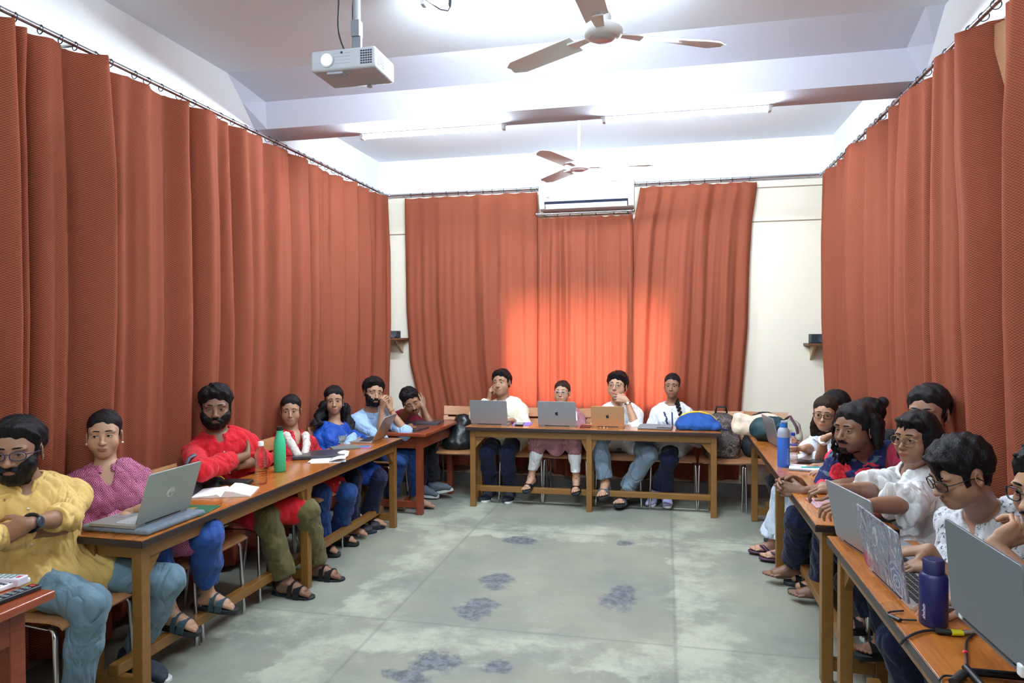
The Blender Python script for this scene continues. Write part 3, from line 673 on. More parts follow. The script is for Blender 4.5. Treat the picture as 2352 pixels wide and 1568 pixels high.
def two_bone(a, b, l1, l2, hint):
    a = np.array(a, float); b = np.array(b, float); D = b-a; L = np.linalg.norm(D); k = max(1, L/((l1+l2)*.995)); l1 *= k; l2 *= k
    u = D/L; x = (L*L+l1*l1-l2*l2)/(2*L); h = math.sqrt(max(l1*l1-x*x, 0)); hn = np.array(hint, float); hn = hn-u*(hn@u)
    return a+u*x+nrm(hn)*h

SKIN = {'fair': (.54, .33, .22), 'wheat': (.44, .25, .16), 'tan': (.35, .19, .118), 'brown': (.26, .132, .080), 'dark': (.18, .088, .053)}
QUAL = 1.0
def person(lab, fwd, hip, head, look, hands, feet, skin='tan', S=1., roll=0., tors=1., face=None, wear=None, hair=None, beard=None, glasses=None, extra=None, fem=False, elbow=None, knee=None, gaze=None, nb=None, detail=1., sh=None, lift=0.):
    """fwd: way the chest faces; hip: point between the hip joints; head: point between the eyes inside the head; look: point the face looks at;
    hands: [(wrist, finger dir, palm dir, curl | [curls], thumb)] right then left; feet: [(ankle, toe dir, bare?)] right then left"""
    root = thing('person', lab, 'person', (hip[0], hip[1], 0)); OFF = V(hip[0], hip[1], 0)
    fwd = nrm(V(fwd[0], fwd[1], 0)); lat = np.cross(V(0, 0, 1), fwd)
    hip = np.array(hip, float); head = np.array(head, float)
    # head frame
    fy = -nrm(np.array(look)-head); fx = nrm(np.cross(fy, V(0, 0, 1))); fz = np.cross(fx, fy)
    c, q = math.cos(roll), math.sin(roll); R = np.stack([c*fx+q*fz, fy, c*fz-q*fx], 1)
    P = dict(w=1., s=1.03*S, jaw=1., cheek=1., nose=1., mouth=1.1, lip=.9, open=1.)
    if fem: P.update(w=.97, s=.98*S, jaw=.94, nose=.88, lip=1.05, mouth=1.02, open=1.15, soft=1)
    P.update(face or {}); hs = P['s']
    HG = lambda x, y, z: head+R@(V(x*P['w'], y, z)*hs)
    if nb is None: nb = HG(0, .03, -.12); nb = V(nb[0], nb[1], head[2]-.150*hs)+(hip-head)*V(.10, .10, 0)
    nb = np.array(nb, float)
    up = nrm(nb-hip); sw = (.140 if fem else .162)*S if sh is None else sh
    shc = nb-up*.062*S-fwd*.005
    SH = [shc-lat*sw-V(0, 0, .012+lift), shc+lat*sw-V(0, 0, .012)]       # right, left
    HJ = [hip-lat*.085*S, hip+lat*.085*S]
    W = [np.array(h[0], float) for h in hands]
    el = elbow or [(-lat*.6-V(0, 0, 1)-fwd*.3), (lat*.6-V(0, 0, 1)-fwd*.3)]
    EL = [np.array(el[i][1], float) if isinstance(el[i], tuple) else two_bone(SH[i], W[i], .285*S, .25*S, el[i]) for i in (0, 1)]
    A = [np.array(f[0], float) for f in feet]
    kn = knee or [fwd*.7+V(0, 0, 1), fwd*.7+V(0, 0, 1)]
    KN = [two_bone(HJ[i], A[i], .43*S, .41*S, kn[i]) for i in (0, 1)]
    J = dict(hip=hip, nb=nb, SH=SH, EL=EL, W=W, HJ=HJ, KN=KN, A=A, up=up, fwd=fwd, lat=lat, R=R, head=head, HG=HG, S=S, feet=feet, OFF=OFF, root=root, hs=hs, P=P, fem=fem, tors=tors)
    allp = np.array([hip, nb, *SH, *EL, *W, *HJ, *KN, *A, head, head+R@V(0, 0, .14)])
    lo, hi = allp.min(0)-.2, allp.max(0)+.2
    J['lo'], J['hi'] = lo, hi
    hf = .0028/detail/QUAL; hb = .007/QUAL
    fine = [(HG(0, 0, 0)-.125*hs, HG(0, 0, 0)+.125*hs)]
    for i in (0, 1): m = W[i]+nrm(hands[i][1])*.08*S; fine.append((m-.105, m+.105))
    for i in (0, 1):
        if feet[i][2]: m = A[i]+nrm(feet[i][1])*.06-V(0, 0, .04); fine.append((m-.12, m+.12))
    s = SDF(lo, hi, hb, fine, hf)
    torso(s, J, 0)
    for i in (0, 1):
        s.cap(SH[i], EL[i], .044*S, .037*S, .02); s.cap(EL[i], W[i], .037*S, .0235*S, .012)
        s.cap(EL[i]+(W[i]-EL[i])*.15, EL[i]+(W[i]-EL[i])*.5, .039*S, .032*S, .015)
        s.cap(HJ[i], KN[i], .078*S, .052*S, .03); s.cap(KN[i], A[i], .05*S, .034*S, .02)
        s.cap(KN[i]+(A[i]-KN[i])*.1-fwd*.015, KN[i]+(A[i]-KN[i])*.5-fwd*.012, .05*S, .042*S, .02)
    head_prims(s, head, R, P)
    # neck joins head and shoulders
    s.cap(HG(0, .022, -.06), nb-up*.01, (.047 if fem else .054)*S, (.05 if fem else .06)*S, .02)
    for i in (0, 1):
        h = hands[i]; cu = h[3]; fl = cu if isinstance(cu, (list, tuple)) else [cu*.9, cu, cu*1.05, cu*1.1]
        hand_prims(s, W[i], h[1], h[2], -1 if i == 0 else 1, S=S*(.94 if fem else 1.03), fingers=fl, thumb=h[4] if len(h) > 4 else .4)
        foot_prims(s, A[i], feet[i][1], S*(.93 if fem else 1.02), feet[i][2])
    sc = np.array(SKIN[skin]) if isinstance(skin, str) else np.array(skin)
    bd = beard or {}
    def tint(v):
        L = ((v-head)@R)/hs/V(P['w'], 1, 1); x, y, z = L.T; C = np.tile(sc, (len(v), 1)); ax = np.abs(x)
        def mix(w, c): C[:] = C*(1-w[:, None])+np.array(c)*w[:, None]
        sm = lambda d, e: np.clip(.5-d/e, 0, 1)
        near = (y < -.05) & (np.abs(z) < .13)
        lip = np.minimum(np.sqrt((x/.023/P['mouth'])**2+((z+.064)/.0068)**2), np.sqrt((x/.0195/P['mouth'])**2+((z+.0725)/.0078)**2))-1
        lc = P.get('lipc', sc*V(.82, .42, .42) if fem else sc*V(.78, .55, .55)); mix(sm(lip, .5)*near*.9, lc)
        if bd.get('stubble'):
            a = bd['stubble']; w = np.clip((-.045-z)/.02, 0, 1)*np.clip((.03-y)/.02, 0, 1)*(z > -.14)*np.clip((lip+.25)/.4, 0, 1); mix(w*a, sc*.25)
        cheekw = np.exp(-((ax-.045)/.02)**2-((z+.035)/.02)**2)*near; mix(cheekw*.16, sc*V(1.15, .8, .75))
        palm = 0
        return C
    blob('body', s, skin_mat(), root, OFF, 1, tint); del s
    # eyes, brows
    gz = np.array(gaze if gaze is not None else look, float)
    if P['open'] > 0:
        for q in (-1, 1):
            c = HG(q*.0315, -.0725, -.001); d = nrm(gz-c); a, b, _ = frame(d, R[:, 2]); m = MB(); r = .0128*hs
            n = 20; rings = [0, .2, .24, .48, .54, .8, 1.1, 1.6, 2.2, PI]
            vs = [c-OFF+d*r]; fs = []; mi = []
            for t in rings[1:-1]:
                for j in range(n): u = 2*PI*j/n; vs.append(c-OFF+r*(math.cos(t)*d+math.sin(t)*(math.cos(u)*a+math.sin(u)*b)))
            for j in range(n): fs.append((0, 1+j, 1+(j+1) % n)); mi.append(2)
            for i in range(len(rings)-3):
                for j in range(n): o = 1+i*n; fs.append((o+j, o+n+j, o+n+(j+1) % n, o+(j+1) % n)); mi.append(2 if rings[i+2] <= .24 else 1 if rings[i+2] <= .54 else 0)
            m.v = vs; m.f = fs; m.m = mi; eo = m.build('eye', eye_mats(), root, 180)
            pts = []
            for j in range(9):
                x = -.0142+.0284*j/8; zz = -.0012+.0045*P['open']*math.sqrt(max(0, 1-(x/.0143)**2))+.0003; yy = -.0725-math.sqrt(max(1e-6, .0150**2-x*x-zz*zz)); pts.append(HG(q*.0315+x, yy, zz)-OFF)
            MB().tube(pts, [.0005*hs]+[(.0012 if fem else .0009)*hs]*7+[.0005*hs], 5).build('eyelashes', hair_mat(), eo, 180)
    hm = hair['m'] if hair and 'm' in hair else hair_mat()
    bt = P.get('brow', 1.)
    for q in (-1, 1):
        pts = [HG(q*x, y, z+P.get('browup', 0)) for x, y, z in ((.012, -.0900, .0240), (.021, -.0905, .0262), (.033, -.0878, .0270), (.044, -.0812, .0252), (.0525, -.0725, .0208))]
        MB().tube([p-OFF for p in pts], [r*bt*hs*(.8 if fem else 1) for r in (.0024, .0038, .0036, .0026, .001)], 6).build('eyebrow', hm, root, 180)
    if hair: make_hair(J, hair, hm)
    if beard and beard.get('t'): make_beard(J, beard, hm)
    if glasses: make_glasses(J, glasses)
    for fn in (wear or []): fn(J)
    for fn in (extra or []): fn(J)
    return J

def torso(s, J, o, chest=1., belly=1.):
    hip, nb, up, fwd, lat, S, fem, T = J['hip'], J['nb'], J['up'], J['fwd'], J['lat'], J['S'], J['fem'], J['tors']
    SH, HJ = J['SH'], J['HJ']; L = np.linalg.norm(nb-hip); P = lambda t, f=0, x=0: hip+up*L*t+fwd*f+lat*x
    R = np.stack([lat, nrm(np.cross(up, lat)), up], 1)
    s.cap(HJ[0]-V(0, 0, .0), HJ[1], .108*S*T, .108*S*T, .03, o=o)
    s.ell(P(.25, .0), V((.140 if fem else .148)*S*T, .108*S*T*belly, .15*S), .04, R, o=o)
    s.ell(P(.42, .0), V((.138 if fem else .152)*S*T, .108*S*T, .16*S), .04, R, o=o)
    s.ell(P(.66, -.005), V((.148 if fem else .166)*S*T, .112*S*T*chest, .16*S), .04, R, o=o)
    for i in (0, 1): s.cap(nb-up*.035*S-fwd*.012, SH[i]+(1 if i == 0 else -1)*lat*.01+up*.004, .056*S, .046*S, .04, o=o)
    s.cap(P(.84, -.01, -.06*S), P(.84, -.01, .06*S), .07*S, .07*S, .04, o=o)
    for i in (0, 1):
        s.ell(SH[i]-up*.008, .052*S, .03, o=o)
        if fem: s.ell(P(.60, .085*S*T, (-.07, .07)[i]*S), .055*S*T, .03, R, o=o)

def hairfield(J, h=.0042, lo=(-.17, -.17, -.26), hi=(.17, .24, .19)):
    s = SDF(V(*lo), V(*hi), h/QUAL); P = dict(J['P']); P['s'] = 1.; P['w'] = 1.; P['open'] = 0; P['ears'] = 0
    head_prims(s, V(0, 0, 0), np.eye(3), P); s.cap((0, .022, -.06), (0, .03, -.16), .05, .055, .02); return s
def grids(s): return [s.ax[i].reshape([-1 if j == i else 1 for j in range(3)]) for i in range(3)]
def place(J, name, s, m, smooth=1):
    v, q = s.mesh(smooth); v = J['HG'](0, 0, 0)+(v*V(J['P']['w'], 1, 1)*J['hs'])@J['R'].T
    return npmesh(name, v, q, m, J['root'], None, J['OFF'])
def make_hair(J, h, m):
    """style: short, bun, long, curly, bob, braid; t thickness on top; line: height of the front hair line"""
    st = h['style']; t = h.get('t', .012); fl = h.get('line', .066); s = hairfield(J)
    X, Y, Z = grids(s); F = s.F.copy()
    f0, z0 = -.085, fl; b0, z1 = .075, h.get('nape', -.075)
    n = nrm(V(0, (z0-z1)/(b0-f0), 1)) if True else 0
    reg = -((Y-f0)*n[1]+(Z-z0)*n[2])                       # negative above the hair line plane
    rg = np.random.RandomState(h.get('seed', 1))
    wob = .004*np.sin(X*90+rg.uniform(0, 6))+.003*np.sin(X*170+1)
    reg = reg+np.where(Y < -.02, wob, 0)
    # hair line runs round the temples: higher in the middle of the forehead, down before the ear
    reg = np.where(Y < .02, np.maximum(reg, 0)+np.minimum(reg, 0), reg)
    side = np.maximum(np.maximum(-(np.abs(X)-.055), Y-.03), np.maximum(-(Y+.034), np.maximum(-(Z+h.get('burn', .012)), Z-.08)))  # side burns in front of the ear
    reg = np.minimum(reg, side)
    tt = t*(.55+.45*np.clip((Z+.02)/.10, 0, 1))+h.get('front', 0)*np.clip((-.03-Y)/.05, 0, 1)*np.clip((Z-.06)/.03, 0, 1)
    ear = np.maximum(.062-np.abs(X), np.sqrt(((Y-.018)/.027)**2+((Z+.012)/.04)**2)*.03-.03)
    if not h.get('over'): reg = np.maximum(reg, -ear)
    lump = h.get('lump', .003)
    for j in range(5):
        k = rg.normal(size=3); k = k/np.linalg.norm(k)*rg.uniform(70, 190); tt = tt+lump/2.2*np.sin(X*k[0]+Y*k[1]+Z*k[2]*.6+2*np.sin(X*40+Z*25+j)+rg.uniform(0, 6))
    G = np.maximum(F-tt*np.clip(-reg/.028+.12, .12, 1), reg)
    s.F = np.minimum(G, s.BIG).astype(np.float32)
    if st in ('bun', 'long', 'braid'):
        # swept back from a parting, knot or tail behind
        if st == 'bun': s.ell((0, .125, h.get('bz', -.01)), (.042, .036, .04), .015)
        if st == 'long':
            for i in range(26):
                a = (i/25-.5)*2; x = a*.075; y = .03+.055*math.cos(a*1.5)+rg.uniform(-.006, .006); L = h.get('len', .2)
                pts = [V(x*.95, y, .0), V(x*1.08, y+.006, -.06)]
                for j in range(1, 5): pts.append(V(x*(1.15+.06*j)+rg.uniform(-.006, .006)+.004*math.sin(j*2+i), y+.004*j-(.025*j if abs(a) > .55 else 0)*h.get('fwdside', 0), -.06-L*j/4))
                s.path([p for p in pts if p[2] > -.25], [.016, .017]+[.0155, .0145, .013, .009][:max(0, len([p for p in pts if p[2] > -.25])-2)], .006)
    if st == 'bob':
        e = h.get('len', .10)
        for i in range(30):
            a = (i/29-.5)*2*2.25; x = .083*math.sin(a); y = .02+.088*math.cos(a)
            if y < -.05: continue
            s.path([V(x*.8, y*.8+.005, .075), V(x*1.02, y+.008, .02), V(x*1.10, y*1.02+.012, -.04), V(x*1.02, y*.98+.004, -e+rg.uniform(-.012, .012))], [.014, .019, .020, .010], .008)
    if st in ('bob', 'fringe'):
        fz = h.get('fr', .03); d = h.get('dir', 1)
        for i in range(14):
            a = i/13; x0 = d*(.03-.03*a); x1 = d*(.03-.108*a); ya = -.088+.045*a*a+max(0, abs(x1)-.045)*1.1
            s.path([V(x0, -.06+.02*a, .108), V((x0+x1)/2, -.088+.012*a, .088), V(x1, ya, fz+.022*math.sin(i*1.7)+.012*a)], [.012, .0105, .004], .006)
        for i in range(6):
            a = i/5; s.path([V(d*.03, -.05, .108), V(d*(.045+.02*a), -.075+.02*a, .085), V(d*(.06+.016*a), -.06+.035*a, .045+.0*a)], [.011, .010, .005], .006)
    if st == 'curly':
        for i in range(h.get('n', 90)):
            a = rg.uniform(-2.3, 2.3); z0 = rg.uniform(-.01, .085); ln = h.get('len', .2)*rg.uniform(.75, 1.1)+z0*.4; ph = rg.uniform(0, 6); am = rg.uniform(.006, .011); pts = []; rr = []
            if h.get('asym') and math.sin(a) > .35: ln *= .42; a = max(a, .0) if abs(a) < 1.45 else 1.45
            if abs(a) > 1.75 and z0 < .055: a *= .7
            for j in range(13):
                t = j/12; z = z0-ln*t; b = 1+.32*math.sin(min(t*1.7, 1)*1.5)*h.get('vol', 1); cz = math.sqrt(max(.15, 1-((z-.03)/.105)**2)) if z > .0 else .97
                x = .078*math.sin(a)*cz*b+am*math.sin(ph+t*17); y = .02+.096*math.cos(a)*cz*b+am*math.cos(ph+t*17)
                if y < -.062: y = -.062
                pts.append(V(x, y, max(z, -.25))); rr.append(.0105*(1-.45*t))
            s.path(pts, rr, .0035)
    if st == 'tuft':
        for i in range(40):
            a = rg.uniform(0, 2*PI); r_ = rg.uniform(0, .07); x, y = r_*math.sin(a), .005+r_*math.cos(a)*1.15; z = .118-.028*(r_/.07)**2
            s.cap((x, y, z-.015), (x+rg.uniform(-.012, .012), y+rg.uniform(-.02, .005), z+rg.uniform(.004, .016)), .012, .006, .006)
    place(J, 'hair', s, m)
    for tl in (h.get('tails') or ([h['tail']] if h.get('tail') else [])):
        q = SDF(np.min(tl, 0)-.07, np.max(tl, 0)+.07, .005/QUAL); pts = [np.array(p, float) for p in tl]; tot = 0; seg = []
        for i in range(len(pts)-1): seg.append(np.linalg.norm(pts[i+1]-pts[i]))
        L = sum(seg); n = int(L/.02); r = h.get('tr', .02)
        def pos(u):
            u *= L; i = 0
            while i < len(seg)-1 and u > seg[i]: u -= seg[i]; i += 1
            return pts[i]+(pts[i+1]-pts[i])*min(u/seg[i], 1)
        if st == 'braid':
            for i in range(n+1):
                u = i/n; p = pos(u); o = (1 if i % 2 else -1)*.009*J['lat']; q.ell(p+o, V(.017, .016, .019)*(1-.35*u)*r/.02, .004)
        else:
            for j in range(16):
                o = V(rg.uniform(-1, 1), rg.uniform(-1, 1), 0)*h.get('spread', .045); ph = rg.uniform(0, 6)
                q.path([pos(i/14)+o*(.5+.7*i/14)+.012*V(math.sin(i*1.1+ph), math.cos(i*.9+ph), 0) for i in range(15)], [r*(1-.5*i/14) for i in range(15)], .006)
        blob('braid' if st == 'braid' else 'hair_length', q, m, J['root'], J['OFF'])
    for c in h.get('puffs', []): pass
def make_beard(J, b, m):
    """full beard: the jaw's surface pushed out; t thickness, top how high it climbs, mous: moustache"""
    s = hairfield(J, .003, (-.1, -.15, -.17), (.1, .05, .03)); X, Y, Z = grids(s); F = s.F.copy(); t = b['t']; rg = np.random.RandomState(3)
    for j in range(6):
        k = nrm(rg.normal(size=3))*rg.uniform(200, 420); F = F+.0006*np.sin(X*k[0]+Y*k[1]+Z*k[2]+rg.uniform(0, 6))
    top = b.get('top', -.05)
    line = top+.9*np.clip(np.abs(X)-.022, 0, .1)                     # rises toward the ears
    reg = np.maximum(Z-line, Y-.012); reg = np.maximum(reg, -(Z+.118+b.get('long', 0)))
    mouth = np.sqrt((X/.0235)**2+((Z+.068)/.0095)**2)-1
    G = np.maximum(np.maximum(F-t*np.clip((line-Z)/.035+.12, .12, 1)*np.clip((.02-Y)/.05, .2, 1), reg), -mouth*.012)
    if b.get('chin'):
        G = np.maximum(G, np.abs(X)-.022)
    if b.get('mous', True):
        ms = np.sqrt((X/.031)**2+((Z+.0525-np.abs(X)*-.25)/.0075)**2)-1
        G = np.minimum(G, np.maximum(np.maximum(F-.0045, ms*.007), Y+.06))
    if b.get('only_mous'): G = np.maximum(np.maximum(F-.004, (np.sqrt((X/.029)**2+((Z+.0525+np.abs(X)*.2)/.006)**2)-1)*.006), Y+.06)
    s.F = np.minimum(G, s.BIG).astype(np.float32); place(J, 'beard' if not b.get('only_mous') else 'moustache', s, m)
def make_glasses(J, g):
    HG, R, OFF, hs = J['HG'], J['R'], J['OFF'], J['hs']; m = MB(); ln = MB(); z0 = -.003; rad = g.get('r', .0016); wd, ht = g.get('w', .0255), g.get('h', .019)
    fx = HG(1, 0, 0)-HG(0, 0, 0)
    for q in (-1, 1):
        pts = []
        for i in range(20):
            a = 2*PI*i/20; e = 2.8; ca, sa = math.cos(a), math.sin(a); x = wd*np.sign(ca)*abs(ca)**(2/e); z = ht*np.sign(sa)*abs(sa)**(2/e)
            pts.append(HG(q*.0335+x, -.104+abs(q*.0335+x)**2*3.2, z0+z)-OFF)
        m.tube(pts, rad*hs if not g.get('half') else rad*.45*hs, 6, closed=True)
        if g.get('half'): m.tube(pts[:11], rad*1.3*hs, 6)
        c = sum(pts)/20; ln.add([c]+pts, [(0, 1+i, 1+(i+1) % 20) for i in range(20)])
        m.tube([HG(q*.0585, -.094, z0+.006)-OFF, HG(q*.074, -.08, z0+.007)-OFF, HG(q*.0795, -.02, z0+.004)-OFF, HG(q*.081, .012, z0)-OFF, HG(q*.081, .028, z0-.02)-OFF], rad*hs, 6)
    m.tube([HG(-.0095, -.1035, z0+.006)-OFF, HG(0, -.106, z0+.008)-OFF, HG(.0095, -.1035, z0+.006)-OFF], rad*hs, 6)
    gl = m.build('glasses', mat(*g['m']) if isinstance(g['m'], tuple) else g['m'], J['root'], 180)
    ln.build('lens', lens_mat(), gl, 180)
# ------------------------------------------------------------------ clothes (functions that take the joints J)
def limb(a, b, t): return a+(b-a)*t
def shirt(m, name='shirt', o=.010, sleeve=1.7, loose=.010, neck=.058, vee=.0, hem=.12, skirt=None, collar=None, fold=.0035, wl=.10, seed=1, placket=None, cuff=None, h=.006, slit=False, nf=0.):
    """sleeve: 0..1 on the upper arm, 1..2 on the forearm; hem: how far the shirt reaches below the hips; skirt: fraction of the thighs a kurta covers"""
    def f(J):
        S, hip, nb, up, fwd, lat = J['S'], J['hip'], J['nb'], J['up'], J['fwd'], J['lat']
        s = SDF(J['lo'], J['hi'], h/QUAL); torso(s, J, o)
        sl = sleeve if isinstance(sleeve, (list, tuple)) else [sleeve]*2
        for i in (0, 1):
            SH, EL, W = J['SH'][i], J['EL'][i], J['W'][i]; t = sl[i]
            if t <= 1: e = limb(SH, EL, t); s.cap(SH, e+(EL-SH)*.12, .048*S+o*.6, .043*S+loose, .025, clip=(e, EL-SH))
            else:
                s.cap(SH, EL, .048*S+o*.6, .040*S+loose, .025); e = limb(EL, W, t-1); s.cap(EL, e+nrm(W-EL)*.03, .040*S+loose, (.040-.010*(t-1))*S+loose*.9, .015, clip=(e, W-EL))
                if cuff: s.cap(limb(EL, W, t-1-cuff), e+nrm(W-EL)*.03, .039*S+loose+.004, .036*S+loose+.004, .004, clip=(e, W-EL))
        if skirt:
            for i in (0, 1):
                e = limb(J['HJ'][i], J['KN'][i], skirt); s.cap(J['HJ'][i], e, .100*S+o, .078*S+o*1.2, .05)
            if not slit:
                for t in (.25, .5, .75, 1.):
                    t *= skirt; s.cap(limb(J['HJ'][0], J['KN'][0], t), limb(J['HJ'][1], J['KN'][1], t), .062*S+o*.6, .062*S+o*.6, .05)
                if skirt >= .95:
                    dr = min(.3, (skirt-.95)*1.2+.1)
                    for t in (0., .5, 1.): p = limb(J['KN'][0], J['KN'][1], t); q = limb(J['A'][0], J['A'][1], t); e = limb(p, q, dr); s.cap(p, e, .064*S+o*.7, .062*S+o, .05)
        else:
            for i in (0, 1): e = limb(J['HJ'][i], J['KN'][i], hem); s.cap(J['HJ'][i], e, .1*S+o, .098*S+o, .04)
        s.noise(fold*.9, wl*1.3, seed, (1, 1, .5)); s.noise(fold*1.5, wl*1.2, seed+5, (1, 1, .45), True)
        # neck hole
        s.cap(nb-up*.012-fwd*.0+fwd*nf, J['HG'](0, .01, -.03), neck*S, neck*S*1.15, .008, sub=True)
        if vee: s.cap(nb+up*.03+fwd*.045, nb-up*vee+fwd*.14, .046*S, .004, .006, sub=True)
        J['cloth'] = s
        ob = blob(name, s, m, J['root'], J['OFF'], 2)
        if collar:
            cm, ch, cr = collar; q = SDF(nb-.16, nb+.16, .0045/QUAL); b0 = nb-up*.008+fwd*nf; d = nrm(J['HG'](0, .02, -.05)-b0)
            q.cap(b0-d*.012, b0+d*ch, (.080+cr)*S, (.072+cr)*S, .004); q.cap(b0-d*.06, b0+d*(ch+.06), (.064+cr)*S, (.058+cr)*S, .002, sub=True); q.cut(b0+d*ch, d); q.cut(b0-d*.016, -d)
            q.cap(b0+up*.05+fwd*.07, b0-up*.05+fwd*.10, .03, .012, .003, sub=True)
            blob('collar', q, cm, J['root'], J['OFF'])
        if placket:
            pm, pl, pw = placket; pts = []; bm = MB()
            Fv, Q = None, None
            for i in range(7):
                p = nb-up*(.045+pl*i/6); pts.append(p)
            surf = []
            for p in pts:
                # walk forward from inside to the cloth's surface
                t = .26
                while t > .05:
                    q = p+fwd*t; ii = [int(np.clip(np.searchsorted(s.ax[k], q[k]), 0, len(s.ax[k])-1)) for k in range(3)]
                    if s.F[tuple(ii)] < 0: break
                    t -= .003
                surf.append(p+fwd*(t-.003))
            for a, b in zip(surf[:-1], surf[1:]):
                bm.hexa([x-J['OFF'] for x in (a-lat*pw-fwd*.01, a+lat*pw-fwd*.01, a+lat*pw+fwd*.004, a-lat*pw+fwd*.004, b-lat*pw-fwd*.01, b+lat*pw-fwd*.01, b+lat*pw+fwd*.004, b-lat*pw+fwd*.004)])
            bm.build('placket', pm, J['root'], 60)
            for a in surf[1::2]: MB().sph(a+fwd*.006-J['OFF'], .0055, 8, 6).build('button', mat('shirt_button', (.7, .62, .5), .3), J['root'], 180)
    return f
def trousers(m, o=.014, hemr=.05, len_=.93, name='trousers', fold=.004, seed=2, kr=.0, h=.0065, gather=False):
    def f(J):
        S = J['S']; s = SDF(J['lo'], J['hi'], h/QUAL); s.cap(J['HJ'][0], J['HJ'][1], .11*S*J['tors']+o*.5, .11*S*J['tors']+o*.5, .03)
        for i in (0, 1):
            K, A = J['KN'][i], J['A'][i]; e = limb(K, A, len_); s.cap(J['HJ'][i], K, .080*S*J['tors']+o*.4, .054*S+o*.5+kr*.5, .03); s.cap(K, limb(K, A, .45), .054*S+o*.5+kr*.5, .052*S+o*.5+kr*.3, .02); s.cap(limb(K, A, .45), e+nrm(A-K)*.03, .052*S+o*.5+kr*.3, hemr, .02, clip=(e, A-K))
        s.noise(fold, .085, seed, (1, 1, .7)); s.noise(fold*.7, .07, seed+3, (1, 1, .5), True)
        blob(name, s, m, J['root'], J['OFF'], 2)
    return f
def shoes(m, sole, kind='sneaker', sides=(0, 1), strap=None):
    def f(J):
        for i in sides:
            A, d, _ = J['feet'][i]; A = np.array(A, float); d = nrm(d); S = J['S']*(.93 if J['fem'] else 1.02)
            lat = nrm(np.cross(V(0, 0, 1), d)); u = np.cross(d, lat); P = lambda x, y, z: A+(d*x+lat*y+u*z)*S-J['OFF']
            bm = MB(); out = []
            for t, w_ in ((-.085, .012), (-.08, .026), (-.05, .034), (0, .034), (.06, .041), (.11, .047), (.15, .043), (.18, .03), (.192, .012)): out.append((t, w_))
            poly = [(t, w_) for t, w_ in out]+[(t, -w_) for t, w_ in reversed(out)]
            bm.prism(poly, .026 if kind != 'flip' else .018, lambda p: P(p[0], p[1], p[2]-.108 if kind != 'flip' else p[2]-.098))
            so = bm.build('shoe_sole' if kind == 'sneaker' else 'sandal_sole', sole, J['root'], 40, .004)
            if kind == 'sneaker':
                q = SDF(A-.24, A+.24, .005/QUAL); foot_prims(q, A, d, S, True, o=.009); q.cap(A-J['S']*d*.01+u*.0, A+u*.04-d*.01, .044*S, .043*S, .015); q.cut(A+u*.035, u)
                for kx in range(4): c = A+(d*(.045+.022*kx)+u*(-.008-.009*kx))*S; q.cap(c-lat*.022, c+lat*.022, .0055, .0055, .002)
                q.cut(A-u*.088*S, -u); blob('shoe', q, m, J['root'], J['OFF'])
            else:
                st = MB()
                def band(x0, z0, wd, th, y=.046):
                    pts = []
                    for k in range(9):
                        a = PI*k/8; pts.append((y*math.cos(a), -.098+(z0+.098)*math.sin(a)**.7))
                    for (y0, h0), (y1, h1) in zip(pts[:-1], pts[1:]):
                        st.hexa([P(x0-wd, y0, h0), P(x0+wd, y0, h0), P(x0+wd, y1, h1), P(x0-wd, y1, h1), P(x0-wd, y0*1.08, h0+th), P(x0+wd, y0*1.08, h0+th), P(x0+wd, y1*1.08, h1+th), P(x0-wd, y1*1.08, h1+th)])
                if kind == 'flip':
                    for q_ in (-1, 1): st.tube([P(.13, -.012, -.075), P(.12, -.010, -.045), P(.075, q_*.03, -.035), P(.03, q_*.044, -.07), P(.02, q_*.045, -.092)], [.006, .010, .015, .012, .008], 8)
                else:
                    band(.10, -.035, .020, .006, .050); band(.055, -.014, .014, .006, .046) if kind == 'sandal' else None
                    st.tube([P(-.02, .038, -.085), P(-.055, .036, -.035), P(-.085, 0, -.025), P(-.055, -.036, -.035), P(-.02, -.038, -.085)], .008, 6)
                    st.tube([P(-.045, .036, -.04), P(.0, .038, .0), P(.03, 0, .014), P(.0, -.038, .0), P(-.045, -.036, -.04)], .008, 6)
                st.build('sandal_strap', strap or m, J['root'], 50)
    return f
def watch(i, m, face_m, r=.031, size=.019, t=.92):
    def f(J):
        W, E, OFF = J['W'][i], J['EL'][i], J['OFF']; d = nrm(W-E); c = limb(E, W, t); a, b, _ = frame(d); bm = MB()
        pts = [c-OFF+r*(math.cos(2*PI*k/18)*a+math.sin(2*PI*k/18)*b) for k in range(18)]; bm.tube(pts, .0095, 6, closed=True, flat=.28)
        wo = bm.build('wristwatch', m, J['root'], 180); n = J.get('wn', {}).get(i)
        n = nrm(CAM-c) if n is None else n; n = nrm(n-d*(n@d)); x, y, _ = frame(n, d)
        MB().lathe([(0, 0), (size, 0), (size, .006), (size*.86, .009), (0, .009)], c-OFF+n*(r-.003), 20, R=np.stack([x, y, n], 1)).build('watch_face', face_m, wo, 40)
    return f
def earrings(m, r=.006):
    def f(J):
        for q in (-1, 1): MB().sph(J['HG'](q*.083, .008, -.045)-J['OFF'], r, 8, 6).build('earring', m, J['root'], 180)
    return f
